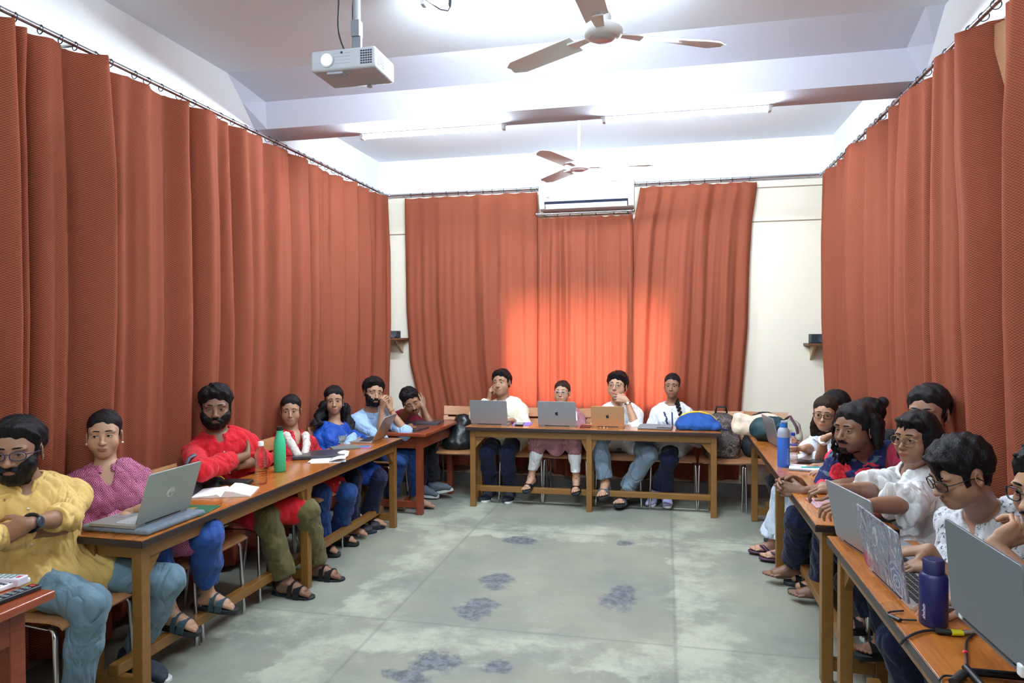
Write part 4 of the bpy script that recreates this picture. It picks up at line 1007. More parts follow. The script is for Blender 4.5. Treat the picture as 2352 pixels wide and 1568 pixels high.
# ------------------------------------------------------------------ furniture
def wood_mat(name, c0, c1, rough=.3, coat=.35, scale=1., grain=.5):
    m, t = newmat(name); o = t.obj()
    n = t.noise(o, 7*scale, 6, .6, (.5, 9, 9), 1.2); n2 = t.noise(o, 2.2, 4); n3 = t.noise(o, 40*scale, 3, .5, (.25, 4, 4))
    col = t.mix(t.ss(n, .35, .68), c0, c1); col = t.mix(t.m('MULTIPLY', t.ss(n3, .5, .75), grain*.5), col, tuple(x*.55 for x in c0[:3])+(1,)); col = t.mix(t.m('MULTIPLY', t.ss(n2, .5, .8), .25), col, c1)
    t.L.new(col, t.P.inputs['Base Color']); t.val(t.P, 'Roughness', t.m('ADD', rough-.06, t.m('MULTIPLY', n2, .14))); t.P.inputs['Coat Weight'].default_value = coat; t.P.inputs['Coat Roughness'].default_value = .16
    t.bump(n, .06, .004); return m
M_TOP = wood_mat('varnished_orange_wood', srgb(158, 90, 32), srgb(184, 112, 46), .26, .5, 1., .25); M_LEG = wood_mat('brown_table_frame', srgb(118, 80, 32), srgb(128, 89, 37), .45, .15); M_EDGE = mat('dark_table_edge', srgb(44, 30, 28), .4)
M_RTOP = wood_mat('red_brown_wood_top', srgb(128, 54, 28), srgb(150, 70, 36), .3, .4); M_RLEG = wood_mat('red_brown_frame', srgb(112, 46, 24), srgb(130, 56, 28), .45, .15)
def table(lab, cx, cy, rz, L, D, H, frames=3, red=False):
    t = thing('table', lab, 'table', (cx, cy, 0), rz); mt, ml = (M_RTOP, M_RLEG) if red else (M_TOP, M_LEG); th = .03; lg = .05 if not red else .055; ins = .035 if not red else .06
    if red: MB().box((0, 0, H-th/2), (L, D, th)).build('table_top', mt, t, 30, .006, 3)
    else:
        MB().box((0, 0, H-.002), (L-.004, D-.004, .004)).build('table_top', mt, t, 0, .0015); MB().box((0, 0, H-.004-th/2), (L, D, th)).build('top_edge', M_EDGE, t, 0, .003)
    zt_ = H-th-.004; xs = np.linspace(-L/2+ins+lg/2, L/2-ins-lg/2, frames); yl_ = D/2-ins-lg/2
    ah = .062 if not red else .11
    for x in xs:
        for s in (-1, 1): MB().box((x, s*yl_, zt_/2), (lg, lg, zt_)).build('leg', ml, t, 0, .003)
        MB().box((x, 0, .085), (.036, 2*yl_-lg, .055)).build('cross_stretcher', ml, t, 0, .003)
    for s in (-1, 1):
        MB().box((0, s*(yl_+lg/2-.012), zt_-ah/2), (xs[-1]-xs[0]-lg, .022, ah)).build('apron', ml, t, 0, .002)
        MB().box((s*xs[-1], 0, zt_-ah/2), (.022, 2*yl_-lg, ah)).build('end_apron', ml, t, 0, .002)
    if red:
        for s in (-1, 1): pass
        MB().box((0, 0, .085), (xs[-1]-xs[0]-.036, .045, .05)).build('foot_rail', ml, t, 0, .003)
    else:
        MB().box((0, 0, .1395), (xs[-1]-xs[0]+.06, .05, .05)).build('foot_rail', ml, t, 0, .004)
        for i, x in enumerate(xs):
            for s in (-1, 1):
                for d in (-1, 1):
                    if (i == 0 and d < 0) or (i == frames-1 and d > 0): continue
                    g = (.09, .10) if i in (0, frames-1) else (.05, .11)
                    MB().prism([(0, 0), (g[0], 0), (0, -g[1])] if d > 0 else [(0, 0), (0, -g[1]), (-g[0], 0)], .03, lambda p: V(x+d*lg/2+p[0], s*(yl_+lg/2-.028)+p[2]-.012, zt_-ah+p[1])).build('corner_bracket', ml, t, 0)
    return t
TZL, TZB, TZR, TZRED = .725, .735, .73, .722
table('long wooden table on the left, under the silver laptop and the green bottle', -2.312, 3.93, PI/2-.0142, 2.86, .362, TZL)
table('long wooden table at the back, before four seated people', -.657, 6.24, .012, 2.24, .37, TZB)
table('long wooden table at right, under the blue bottle', .835, 4.72, -PI/2-.006, 2.84, .345, TZR)
table('long wooden table nearest on the right, under the navy bottle', .835, 1.70, -PI/2, 2.84, .345, TZR+.004)
table('red-brown table in the back left corner, under two closed laptops', -2.275, 6.13, PI/2-.03, .98, .56, TZRED, 2, True)
table('red-brown table at the bottom left corner, under three remote controls', -2.31, 1.36, PI/2, 1.12, .64, .742, 2, True)

M_PLY = wood_mat('pale_plywood', srgb(166, 114, 74), srgb(182, 132, 92), .38, .3, 1.4, .3); M_SLOT = mat('chair_slot_dark', srgb(34, 22, 16), .8)
def make_chair(lab, grp=None):
    t = thing('chair', lab, 'chair', (0, 0, 0), 0, grp)
    def sheet(pts, w0, w1, th, curve):
        b = MB(); n = len(pts); m = 9; vs = []; nm = []
        for k, (y, z) in enumerate(pts):
            a = V(0, *(np.array(pts[min(k+1, n-1)])-np.array(pts[max(k-1, 0)]))); nn = nrm(V(0, -a[2], a[1])); wv = w0+(w1-w0)*k/(n-1)
            for side in (0, 1):
                for j in range(m):
                    u = j/(m-1)*2-1; vs.append(V(u*wv/2, y, z)+nn*(side*th-curve*(u*u)))
        fs = []
        for k in range(n-1):
            o = k*2*m
            for j in range(m-1): fs += [(o+j, o+j+1, o+2*m+j+1, o+2*m+j), (o+m+j, o+3*m+j, o+3*m+j+1, o+m+j+1)]
            fs += [(o, o+2*m, o+3*m, o+m), (o+m-1, o+2*m-1, o+4*m-1, o+3*m-1)]
        e = (n-1)*2*m
        for j in range(m-1): fs += [(j, m+j, m+j+1, j+1), (e+j, e+j+1, e+m+j+1, e+m+j)]
        return b.add(vs, fs)
    seat = sheet([(-.21, .425), (-.195, .437), (-.15, .444), (0, .44), (.13, .436), (.17, .442)], .40, .38, .013, -.006).build('seat', M_PLY, t, 50)
    # the back is one bent board with two long slots, so three rails joined at the sides, and a tongue down to the seat
    f = lambda z: .175+.10*((z-.44)/.42)**1.3
    zs = (.58, .645, .665, .73, .75, .835)
    for i in (0, 2, 4): sheet([(f(z), z) for z in np.linspace(zs[i], zs[i+1], 5)], .39, .40, .011, -.022).build('backrest', M_PLY, t, 50)
    for s in (-1, 1):
        for z0, z1 in ((.645, .665), (.73, .75)):
            b = MB(); b.hexa([*[V(s*(.199 if j in (0, 3) else .155), f(z)-(.022 if j in (0, 3) else .0135)-(.011 if j < 2 else 0), z) for z in (z0, z1) for j in range(4)]])
        b.build('backrest_side', M_PLY, t, 0)
    sheet([(.165, .440), (.18, .452), (.186, .48), (f(.53)-.003, .53), (f(.585), .585)], .17, .20, .011, -.003).build('back_tongue', M_PLY, t, 50)
    for s in (-1, 1):
        MB().tube([(s*.17, -.13, .415), (s*.188, -.165, .412), (s*.195, -.175, .39), (s*.205, -.19, .0)], .0105, 10).build('leg', M_CHROME, t, 60)
        MB().tube([(s*.17, .10, .415), (s*.188, .13, .412), (s*.195, .145, .39), (s*.205, .20, .0)], .0105, 10).build('leg', M_CHROME, t, 60)
    MB().tube([(-.17, -.13, .418), (-.17, .10, .418), (.17, .10, .418), (.17, -.13, .418)], .0105, 8, closed=True).build('seat_frame', M_CHROME, t, 60)
    return t
CH0 = None
def chair(x, y, rz, lab):
    global CH0
    if CH0 is None: CH0 = make_chair(lab, 'plywood chairs around the tables'); CH0.location = (x, y, 0); CH0.rotation_euler = (0, 0, rz); return CH0
    return dup(CH0, (x, y, 0), rz, lab)
# back row: fronts face -Y
chair(-1.99, 6.52, .05, 'plywood chair with a black bag on it, left of the back table')
chair(-1.33, 6.52, .03, 'plywood chair under the man in cream shirt')
chair(-.90, 6.52, -.02, 'plywood chair under the woman in mauve'); chair(-.42, 6.52, .02, 'plywood chair under the man in white kurta at the back')
chair(.07, 6.52, 0, 'plywood chair under the woman with the long braid'); chair(.50, 6.52, -.05, 'plywood chair holding the patterned brown backpack')
chair(.88, 6.52, -.1, 'plywood chair in the back right corner, a black bag on it')
for y, lab in ((2.46, 'plywood chair under the man in yellow kurta'), (2.93, 'plywood chair under the woman in purple kurta'), (3.29, 'plywood chair with dark backpack between the purple and red kurtas'), (3.86, 'plywood chair under the man in red kurta'), (4.52, 'plywood chair under the woman with white scarf'), (5.20, 'plywood chair under the woman in blue kurta'), (5.86, 'plywood chair under the man in light blue shirt'), (6.46, 'plywood chair under the sleeping man in maroon shirt')):
    chair(-2.53, y, PI/2, lab)
for y, lab in ((5.48, 'plywood chair under the person hidden behind the woman in glasses'), (4.96, 'plywood chair under the woman leaning on her hand'), (4.44, 'plywood chair under the long haired person with a hair bun'), (4.10, 'plywood chair under the man in floral shirt'), (3.72, 'plywood chair under the man whose face is half hidden'), (3.30, 'plywood chair under the woman in white with short hair'), (2.72, 'plywood chair under the typing person in printed white'), (2.10, 'plywood chair under the person at the right edge')):
    chair(1.11, y, -PI/2, lab)

# ------------------------------------------------------------------ laptops
M_ALU = mat('silver_laptop_shell', srgb(168, 170, 172), .38, .6); M_GREY = mat('grey_laptop_shell', srgb(150, 152, 158), .4, .5); M_GOLD = mat('gold_laptop_shell', srgb(196, 150, 110), .38, .55); M_KEY = mat('laptop_keys', srgb(30, 31, 34), .5); M_SCR = mat('dark_screen', srgb(18, 20, 26), .12); M_DK = mat('dark_laptop_shell', srgb(70, 70, 78), .4, .3); M_BLK = mat('black_plastic', srgb(22, 23, 26), .45)
M_KEYS = mat('silver_keys', srgb(186, 188, 192), .45)
def rounded(w, h, r, n=4):
    out = []
    for cx, cy, a0 in ((w/2-r, h/2-r, 0), (-w/2+r, h/2-r, PI/2), (-w/2+r, -h/2+r, PI), (w/2-r, -h/2+r, 1.5*PI)):
        for k in range(n+1): a = a0+PI/2*k/n; out.append((cx+r*math.cos(a), cy+r*math.sin(a)))
    return out
APPLE = [(.0, .30), (.06, .33), (.14, .36), (.24, .35), (.33, .30), (.39, .23), (.30, .15), (.265, .04), (.285, -.06), (.34, -.13), (.41, -.17), (.35, -.31), (.26, -.43), (.17, -.49), (.08, -.47), (.0, -.44), (-.08, -.47), (-.17, -.49), (-.27, -.42), (-.36, -.27), (-.41, -.09), (-.41, .08), (-.36, .22), (-.27, .31), (-.16, .35), (-.07, .33)]
LEAF = [(.01, .38), (.02, .47), (.07, .55), (.16, .61), (.17, .53), (.13, .44), (.06, .39)]
def laptop(lab, p, rz, w=.345, d=.235, h=.225, tilt=15, shell=None, key=None, logo=None, pitch=0., lidmat=None, rot=None, th=.013):
    """p: middle of the hinge edge on the table; the user sits on the local -y side; tilt: degrees the lid leans past upright"""
    shell = shell or M_ALU; t = thing('laptop', lab, 'laptop', p, rz, rot=(pitch, 0, rz))
    MB().prism(rounded(w, d, .012), th, lambda q: V(q[0], q[1]-d/2, q[2])).build('base', shell, t, 40, .0015)
    b = MB(); kw = (w-.05)/14
    for j in range(5):
        for i in range(14): b.box((-w/2+.025+kw*(i+.5), -.035-j*(d*.085), th+.0008), (kw*.84, d*.07, .0016))
    b.build('keyboard', key or M_KEY, t, 0); MB().box((0, -d*.78, th+.0004), (w*.34, d*.30, .0008)).build('touchpad', mat('touchpad', srgb(150, 152, 156), .35, .3), t, 0)
    a = math.radians(tilt); c, s = math.cos(a), math.sin(a); F = lambda q: V(q[0], q[2]*c+(q[1]+h/2+.004)*s, th+(q[1]+h/2+.004)*c-q[2]*s)
    lid = MB().prism(rounded(w, h, .011), .0065, F).build('lid', lidmat or shell, t, 40, .001)
    MB().prism(rounded(w-.014, h-.016, .006), -.0006, F).build('screen', M_SCR, lid, 0)
    MB().tube([V(-w*.32, .002, th), V(w*.32, .002, th)], .005, 8).build('hinge', M_BLK, t, 60)
    T = lambda q: F((-q[0], q[1], .0066+q[2]))
    if logo == 'apple':
        for k, P in (('logo', APPLE), ('logo_leaf', LEAF)): MB().prism([(x*.036, y*.036) for x, y in P], .0006, T).build(k, mat('dark_logo', srgb(66, 62, 62), .25, .7), lid, 0)
    if logo == 'hp':
        MB().prism([(.024*math.cos(k*PI/16), .024*math.sin(k*PI/16)) for k in range(32)], .0005, T).build('logo_disc', mat('mirror_logo', srgb(206, 208, 204), .2, .8), lid, 0)
        M = Matrix(((-1, 0, 0, 0), (0, s, c, .0075*c), (0, c, -s, th+.004+h/2-.0075*s), (0, 0, 0, 1))); M.translation = Vector(T((0, -.002, .0007)))
        text('logo_letters', 'hp', .034, shell, lid, M, shear=.28)
    return t
R90 = PI/2
sl = MB().box((0, 0, .013), (.36, .37, .026)).build('laptop_sleeve', mat('grey_felt', srgb(112, 122, 134), .95, bump=.5, bscale=300, var=.12, vscale=40), None, 40, .011, 3); sl.location = (-2.345, 2.745, TZL); sl.rotation_euler = (0, 0, -.03); tag(sl, 'grey felt laptop sleeve lying under the open silver laptop', 'laptop sleeve')
laptop('open silver laptop with round logo before the woman in purple', (-2.235, 2.725, TZL+.026), -R90-.02, .335, .245, .235, 18, mat('warm_silver_shell', srgb(160, 166, 160), .42, .5), M_KEYS, 'hp')
laptop('open thin silver laptop at the far end of the left table', (-2.25, 5.19, TZL), -R90+.06, .31, .21, .215, 28, mat('champagne_shell', srgb(172, 164, 152), .35, .6))
laptop('grey laptop without a logo before the man in cream shirt', (-1.578, 6.165, TZB), PI, .35, .24, .225, 14, M_GREY)
laptop('grey laptop with a fruit logo before the woman in mauve', (-.948, 6.165, TZB), PI-.01, .345, .24, .225, 13, M_GREY, None, 'apple')
laptop('gold laptop with a fruit logo before the man in white kurta', (-.498, 6.185, TZB), PI, .292, .21, .185, 12, M_GOLD, None, 'apple')
laptop('open grey laptop at the far end of the right table, behind the blue bottle', (.80, 5.46, TZR), R90+.12, .32, .22, .215, 14, M_GREY)
laptop('open plain grey laptop at the far end of the nearest right table', (.735, 2.90, TZR+.004), R90+.20, .37, .235, .235, 11, M_GREY)
def sticker_mat():
    m, t = newmat('painted_laptop_skin'); o = t.obj(); n = t.noise(o, 16, 8, .72, (1, 1.6, .6), 1.2); n2 = t.noise(o, 9, 4, .5, None, 1.5)
    r = ramp(t.N, [(.30, srgb(50, 58, 88)), (.42, srgb(104, 88, 106)), (.485, srgb(150, 152, 158)), (.53, srgb(76, 90, 118)), (.60, srgb(196, 198, 200)), (.72, srgb(72, 56, 78))]); t.L.new(n, r.inputs[0])
    X, Y, Z = t.xyz(o); red = t.m('MULTIPLY', t.ss(X, .02, .12), t.m('SUBTRACT', 1, t.ss(Z, .05, .09)))
    col = t.mix(t.m('MULTIPLY', red, t.ss(n2, .4, .6)), r.outputs[0], srgb(158, 50, 74))
    # a pale swirl in the lower corner
    dx = t.m('SUBTRACT', X, -.12); dz = t.m('SUBTRACT', Z, .06); rr = t.m('SQRT', t.m('ADD', t.m('MULTIPLY', dx, dx), t.m('MULTIPLY', dz, dz))); sw = t.m('SINE', t.m('ADD', t.m('MULTIPLY', rr, 300), t.m('MULTIPLY', n2, 16)))
    col = t.mix(t.m('MULTIPLY', t.m('SUBTRACT', 1, t.ss(rr, .05, .075)), .6), col, t.mix(t.ss(sw, .2, .7), srgb(74, 92, 140), srgb(186, 196, 212)))
    t.L.new(col, t.P.inputs['Base Color']); t.P.inputs['Roughness'].default_value = .5; t.P.inputs['Specular IOR Level'].default_value = .3; return m
laptop('laptop whose lid wears a swirling painted skin, beside the navy bottle', (.728, 2.53, TZR+.004), R90+.06, .385, .25, .222, 9, mat('white_silver_shell', srgb(206, 208, 212), .35, .4), M_KEY, None, 0, sticker_mat())
big = laptop('large dark grey laptop raised on a black stand, nearest on the right', (.735, 1.805, .864), R90+.03, .375, .25, .23, 17, mat('slate_laptop_shell', srgb(112, 118, 126), .42, .5), None, None, .22)
def closed_laptop(lab, x, y, z, rz, w=.34, d=.23, m=None, art=False):
    t = thing('laptop', lab, 'closed laptop', (x, y, z), rz); MB().prism(rounded(w, d, .01), .011).build('base', M_DK, t, 40, .0012); l = MB().prism(rounded(w, d, .01), .008, lambda p: p+V(0, 0, .012)).build('lid', m or M_DK, t, 40, .0015)
    MB().tube([V(-w*.35, d/2, .011), V(w*.35, d/2, .011)], .006, 8).build('hinge', M_BLK, t, 60)
    for k in range(3): MB().box((-w*.3+k*.02, -d/2-.0005, .006), (.012, .002, .004)).build('port', M_BLK, t, 0)
    return t
def art_mat():
    m, t = newmat('patterned_laptop_lid'); o = t.obj(); X, Y, Z = t.xyz(o); n = t.noise(o, 22, 5, .6, None, 2.)
    a = t.m('ARCTAN2', Y, X); st = t.m('SINE', t.m('MULTIPLY', a, 7)); rr = t.m('SQRT', t.m('ADD', t.m('MULTIPLY', X, X), t.m('MULTIPLY', Y, Y)))
    k = t.m('MULTIPLY', t.ss(t.m('ADD', st, t.m('MULTIPLY', n, 1.2)), .55, .8), t.m('SUBTRACT', 1, t.ss(rr, .06, .11)))
    t.L.new(t.mix(k, t.mix(t.ss(n, .5, .6), srgb(52, 34, 36), srgb(96, 62, 50)), srgb(214, 178, 116)), t.P.inputs['Base Color']); t.P.inputs['Roughness'].default_value = .3; return m
closed_laptop('closed laptop with gold star pattern on the red-brown corner table', -2.27, 5.86, TZRED, -.12+R90*0, .34, .25, art_mat())
closed_laptop('closed dark laptop beside the sleeping man on the corner table', -2.25, 6.28, TZRED, .06, .33, .24)
closed_laptop('closed dark grey laptop before the woman with white scarf', -2.385, 4.46, TZL+.004, .5, .35, .24, mat('gunmetal_lid', srgb(78, 78, 84), .32, .5))

# ------------------------------------------------------------------ small things on the tables
M_PAPER = mat('white_paper', srgb(238, 238, 240), .8); M_INK = mat('page_edge', srgb(206, 206, 212), .8, bump=.5, bscale=400, bstretch=(1, 1, 20))
def slab(name, lab, cat, p, d, m, rz=0., bev=.002, grp=None, mats=None):
    o = MB().box((0, 0, d[2]/2), d).build(name, m, None, 30, bev); o.location = [float(c) for c in p]; o.rotation_euler = (0, 0, rz); return tag(o, lab, cat, grp)
slab('folder', 'thin green folder beside the grey sleeve on the left table', 'folder', (-2.26, 2.965, TZL), (.18, .20, .006), mat('green_card', srgb(28, 92, 66), .6), .15)
pen = MB().tube([(-.035, 0, .006), (.035, 0, .006)], .006, 10).build('pen', mat('gold_pen', srgb(168, 134, 72), .3, .5), None, 60); pen.location = (-2.275, 2.955, TZL+.0062); pen.rotation_euler = (0, 0, .7); tag(pen, 'short gold pen on the green folder', 'pen')
def open_book(name, lab, cat, p, rz, w=.15, l=.21, curl=.02):
    t = thing(name, lab, cat, p, rz)
    for s in (-1, 1):
        pts = [(0, .004), (s*.02, .014+(curl if s > 0 else .004)), (s*.06, .012+(curl*.9 if s > 0 else 0)), (s*w*.7, .010+curl*.3*(s > 0)), (s*w, .006)]
        b = MB(); n = len(pts); vs = [V(x, y, z) for y in (-l/2, l/2) for x, z in pts]+[V(x, y, .001 if x else .0015) for y in (-l/2, l/2) for x, z in pts]
        fs = [(i, i+1, n+i+1, n+i) for i in range(n-1)]+[(2*n+i, 3*n+i, 3*n+i+1, 2*n+i+1) for i in range(n-1)]+[(i, 2*n+i, 2*n+i+1, i+1) for i in range(n-1)]+[(n+i, n+i+1, 3*n+i+1, 3*n+i) for i in range(n-1)]+[(n-1, 3*n-1, 4*n-1, 2*n-1), (0, n, 3*n, 2*n)]
        b.add(vs, fs).build('page_block', M_PAPER, t, 40)
    return t
open_book('notebook', 'open white notebook before the man in red kurta', 'notebook', (-2.335, 3.335, TZL), .35)
slab('wallet', 'thick black wallet on the left table beside the water bottle', 'wallet', (-2.42, 3.555, TZL), (.17, .085, .022), mat('black_leather', srgb(28, 24, 26), .45, bump=.2, bscale=150), .12, .006)
def clear_plastic():
    m = bpy.data.materials.new('clear_plastic'); m.use_nodes = True; MATS['clear_plastic'] = m; N, L = m.node_tree.nodes, m.node_tree.links; P = N['Principled BSDF']; P.inputs['Base Color'].default_value = (.97, .98, 1, 1); P.inputs['Roughness'].default_value = .04; P.inputs['IOR'].default_value = 1.33; P.inputs['Transmission Weight'].default_value = 1
    t = N.new('ShaderNodeBsdfTransparent'); x = N.new('ShaderNodeMixShader'); x.inputs[0].default_value = .5; L.new(t.outputs[0], x.inputs[1]); L.new(P.outputs[0], x.inputs[2]); L.new(x.outputs[0], N['Material Output'].inputs[0]); return m
M_CLEAR = clear_plastic()
def pet_bottle(lab, p, r=.033, h=.235, cap=None, ribs=12, waist=True):
    t = thing('water_bottle', lab, 'water bottle', p); pr = [(0, .004), (r*.8, 0), (r*.98, .008)]
    n = 40
    for k in range(n+1):
        u = k/n; z = .012+(h*.70-.012)*u; rr = r*(1-.13*math.exp(-((u-.52)/.09)**2)*waist)+.0011*math.sin(u*ribs*2*PI)*(1 if u < .95 else 0); pr.append((rr, z))
    pr += [(r*.92, h*.75), (r*.72, h*.81), (r*.48, h*.86), (r*.40, h*.885), (r*.40, h*.90)]
    MB().lathe(pr, n=28).build('bottle_body', M_CLEAR, t, 60); MB().lathe([(0, h*.90), (r*.47, h*.90), (r*.47, h*.985), (r*.43, h), (0, h)], n=24).build('bottle_cap', cap or M_WHITED, t, 50)
    return t
pet_bottle('clear water bottle with a white cap beside the green bottle', (-2.278, 3.58, TZL), .034, .245)
def lathe_thing(name, lab, cat, p, parts, rz=0.):
    t = thing(name, lab, cat, p, rz)
    for n, pr, m in parts: MB().lathe(pr, n=32).build(n, m, t, 45)
    return t
lathe_thing('flask', 'mint green steel bottle with a black lid', 'bottle', (-2.365, 3.925, TZL), [('bottle_body', [(0, 0), (.030, 0), (.036, .006), (.0365, .16), (.034, .19), (.024, .225), (.0195, .24), (.0195, .258), (0, .258)], mat('mint_enamel', srgb(60, 190, 140), .35)), ('base_band', [(.0366, .030), (.0369, .0305), (.0369, .032), (.0366, .0325)], mat('mint_band', srgb(44, 150, 110), .4)), ('lid', [(0, .258), (.0195, .258), (.0195, .282), (.015, .285), (0, .285)], M_BLK)])
pap = thing('paper_stack', 'crumpled white papers under the closed dark grey laptop', 'papers', (-2.26, 4.36, TZL), .35)
for i, (dx, dy, a) in enumerate(((0, 0, 0), (.015, .01, .12), (-.01, .02, -.08))): MB().box((dx, dy, .0012+i*.0014), (.20, .28, .001), a).build('sheet', M_PAPER, pap, 0)
b = MB(); n = 7; vs = [V(.02+.11*i/(n-1), -.13+.26*j/(n-1), .006+.026*math.sin(i/(n-1)*2.6)*(.5+.5*math.sin(j*1.3))+.012*i/(n-1)) for j in range(n) for i in range(n)]
fold = b.add(vs, [(j*n+i, j*n+i+1, (j+1)*n+i+1, (j+1)*n+i) for j in range(n-1) for i in range(n-1)]).build('folded_sheet', M_PAPER, pap, 180); so = fold.modifiers.new('thickness', 'SOLIDIFY'); so.thickness = .002
def phone(lab, p, rz, case, w=.075, l=.155, scr=None, tilt=0.):
    t = thing('phone', lab, 'phone', p, rz); MB().prism(rounded(w, l, .012), .008).build('case', case, t, 40, .001); MB().prism(rounded(w-.006, l-.006, .010), .0006, lambda q: q+V(0, 0, .0081)).build('screen', scr or M_SCR, t, 0); return t
slab('book', 'dark grey slim book before the woman in blue kurta', 'book', (-2.35, 4.80, TZL), (.14, .20, .012), mat('slate_cover', srgb(104, 108, 104), .6), -.9)
phone('phone with a blue screen on the left table near the thin silver laptop', (-2.255, 4.855, TZL), -.9, mat('lilac_case', srgb(150, 130, 190), .35), scr=mat('blue_screen', srgb(20, 34, 110), .15))
# back table
slab('notepad', 'purple paper pad on the back table', 'notepad', (-1.295, 6.30, TZB), (.17, .20, .006), mat('purple_paper', srgb(150, 122, 220), .7), .1)
phone('black phone lying on the purple pad', (-1.31, 6.24, TZB+.006), .1, M_BLK, scr=mat('phone_glass', srgb(46, 46, 50), .1))
slab('passport', 'dark maroon booklet on the back table between two laptops', 'booklet', (-.70, 6.22, TZB), (.09, .125, .010), mat('maroon_cover', srgb(78, 26, 32), .5), 0)
t = thing('tablet_sleeve', 'grey tablet sleeve lying on the back table before the braided woman', 'sleeve', (-.085, 6.27, TZB), -.06)
MB().box((0, 0, .010), (.29, .235, .020)).build('sleeve', mat('grey_neoprene', srgb(128, 132, 136), .8, bump=.2, bscale=300), t, 40, .008, 3); MB().prism(rounded(.12, .02, .004), .002, lambda q: q+V(.08, -.11, .0195)).build('strap', M_BLK, t, 0); MB().box((.065, -.045, .0203), (.022, .018, .001)).build('label', M_DK, t, 0)
M_BLUEF = mat('blue_nylon', srgb(24, 76, 152), .75, bump=.3, bscale=350, var=.06); M_YEL = mat('yellow_piping', srgb(226, 186, 44), .6); M_NAVYF = mat('navy_nylon', srgb(16, 24, 62), .8)
def sdf_thing(name, lab, cat, p, lo, hi, h, fn, m, part='body', noise=(.004, .09)):
    t = thing(name, lab, cat, p); s = SDF(V(*lo), V(*hi), h); fn(s)
    if noise: s.noise(noise[0], noise[1], len(lab)); s.noise(noise[0]*.6, noise[1]*.5, len(lab)+1, (1, 1, 1), True)
    v, q = s.mesh(2); npmesh(part, v, q, m, t); return t
bp = sdf_thing('backpack', 'blue backpack with yellow edge lying on the back table', 'backpack', (.285, 6.27, TZB), (-.24, -.16, -.02), (.24, .16, .2), .006, lambda s: (s.ell((-.01, .01, .045), (.18, .125, .095), .03), s.box((0, .0, .03), (.185, .12, .03), .025, .03), s.cut((0, 0, .001), (0, 0, -1))), M_BLUEF)
MB().tube([(.168*math.cos(a)-.01, .03+.0*a, .048+.098*math.sin(a)) for a in np.linspace(.05, PI-.05, 24)], .0085, 8).build('yellow_zip', M_YEL, bp, 180); MB().tube([(.14, -.09, .03), (.19, -.11, .02), (.22, -.10, .012), (.25, -.115, .012)], [.018, .02, .016, .006], 8, flat=.5).build('strap', M_NAVYF, bp, 180)
def camo():
    m, t = newmat('brown_camouflage'); n = t.noise(t.obj(), 17, 3, .5, None, 1.); r = ramp(t.N, [(.40, srgb(60, 50, 50)), (.48, srgb(98, 84, 80)), (.56, srgb(40, 34, 36)), (.62, srgb(126, 110, 104))], 'CONSTANT'); t.L.new(n, r.inputs[0]); t.L.new(r.outputs[0], t.P.inputs['Base Color']); t.P.inputs['Roughness'].default_value = .6; return m
bp = sdf_thing('backpack', 'patterned brown backpack standing on the chair right of the back table', 'backpack', (.50, 6.54, .447), (-.22, -.2, -.02), (.22, .2, .48), .007, lambda s: (s.cap((0, .02, .12), (0, .04, .30), .125, .10, .03, flat=((1, 0, 0), 1.35)), s.box((0, -.02, .10), (.15, .11, .10), .05, .04), s.cut((0, 0, .001), (0, 0, -1))), camo())
MB().tube([(-.05, .03, .40), (-.04, .02, .455), (.04, .02, .455), (.05, .03, .40)], .009, 8).build('top_loop', M_BLK, bp, 180)
bg = sdf_thing('bag', 'glossy black bag on the chair left of the back table', 'bag', (-1.99, 6.52, .447), (-.2, -.2, -.02), (.2, .2, .40), .007, lambda s: (s.cap((.02, 0, .10), (.05, .03, .26), .12, .08, .03, flat=((1, 0, 0), 1.2)), s.ell((0, -.04, .07), (.17, .13, .085), .03), s.cut((0, 0, .001), (0, 0, -1))), mat('black_vinyl', srgb(22, 26, 28), .35, var=.2))
bg = sdf_thing('backpack', 'dark blue-black backpack on the chair beside the woman in purple', 'backpack', (-2.56, 3.30, .447), (-.2, -.2, -.02), (.2, .2, .45), .007, lambda s: (s.cap((-.02, 0, .12), (-.05, 0, .31), .12, .10, .03, flat=((0, 1, 0), 1.25)), s.ell((.06, .05, .10), (.10, .13, .11), .03), s.cut((0, 0, .001), (0, 0, -1))), mat('dark_navy_nylon', srgb(26, 32, 44), .65, var=.2))
MB().tube([(-.02, -.0, .38), (.0, .03, .46), (-.01, .09, .47), (-.03, .10, .38)], .014, 8, flat=.5).build('haul_loop', mat('grey_webbing', srgb(86, 96, 112), .7), bg, 180)
MB().sph((.05, -.015, .365), (.022, .022, .016), 12, 8).build('red_patch', mat('red_patch', srgb(150, 20, 40), .6), bg, 180)
bg = sdf_thing('helmet_bag', 'small black pouch with a yellow edge behind the open notebook', 'pouch', (-2.56, 3.52, .60), (-.13, -.13, -.02), (.13, .13, .2), .006, lambda s: s.ell((0, 0, .08), (.09, .11, .085), .02), mat('pouch_black', srgb(28, 34, 38), .45))
MB().tube([(.02, .112*math.cos(a), .08+.088*math.sin(a)) for a in np.linspace(.1, 1.6, 14)], .005, 8).build('yellow_edge', M_YEL, bg, 180)
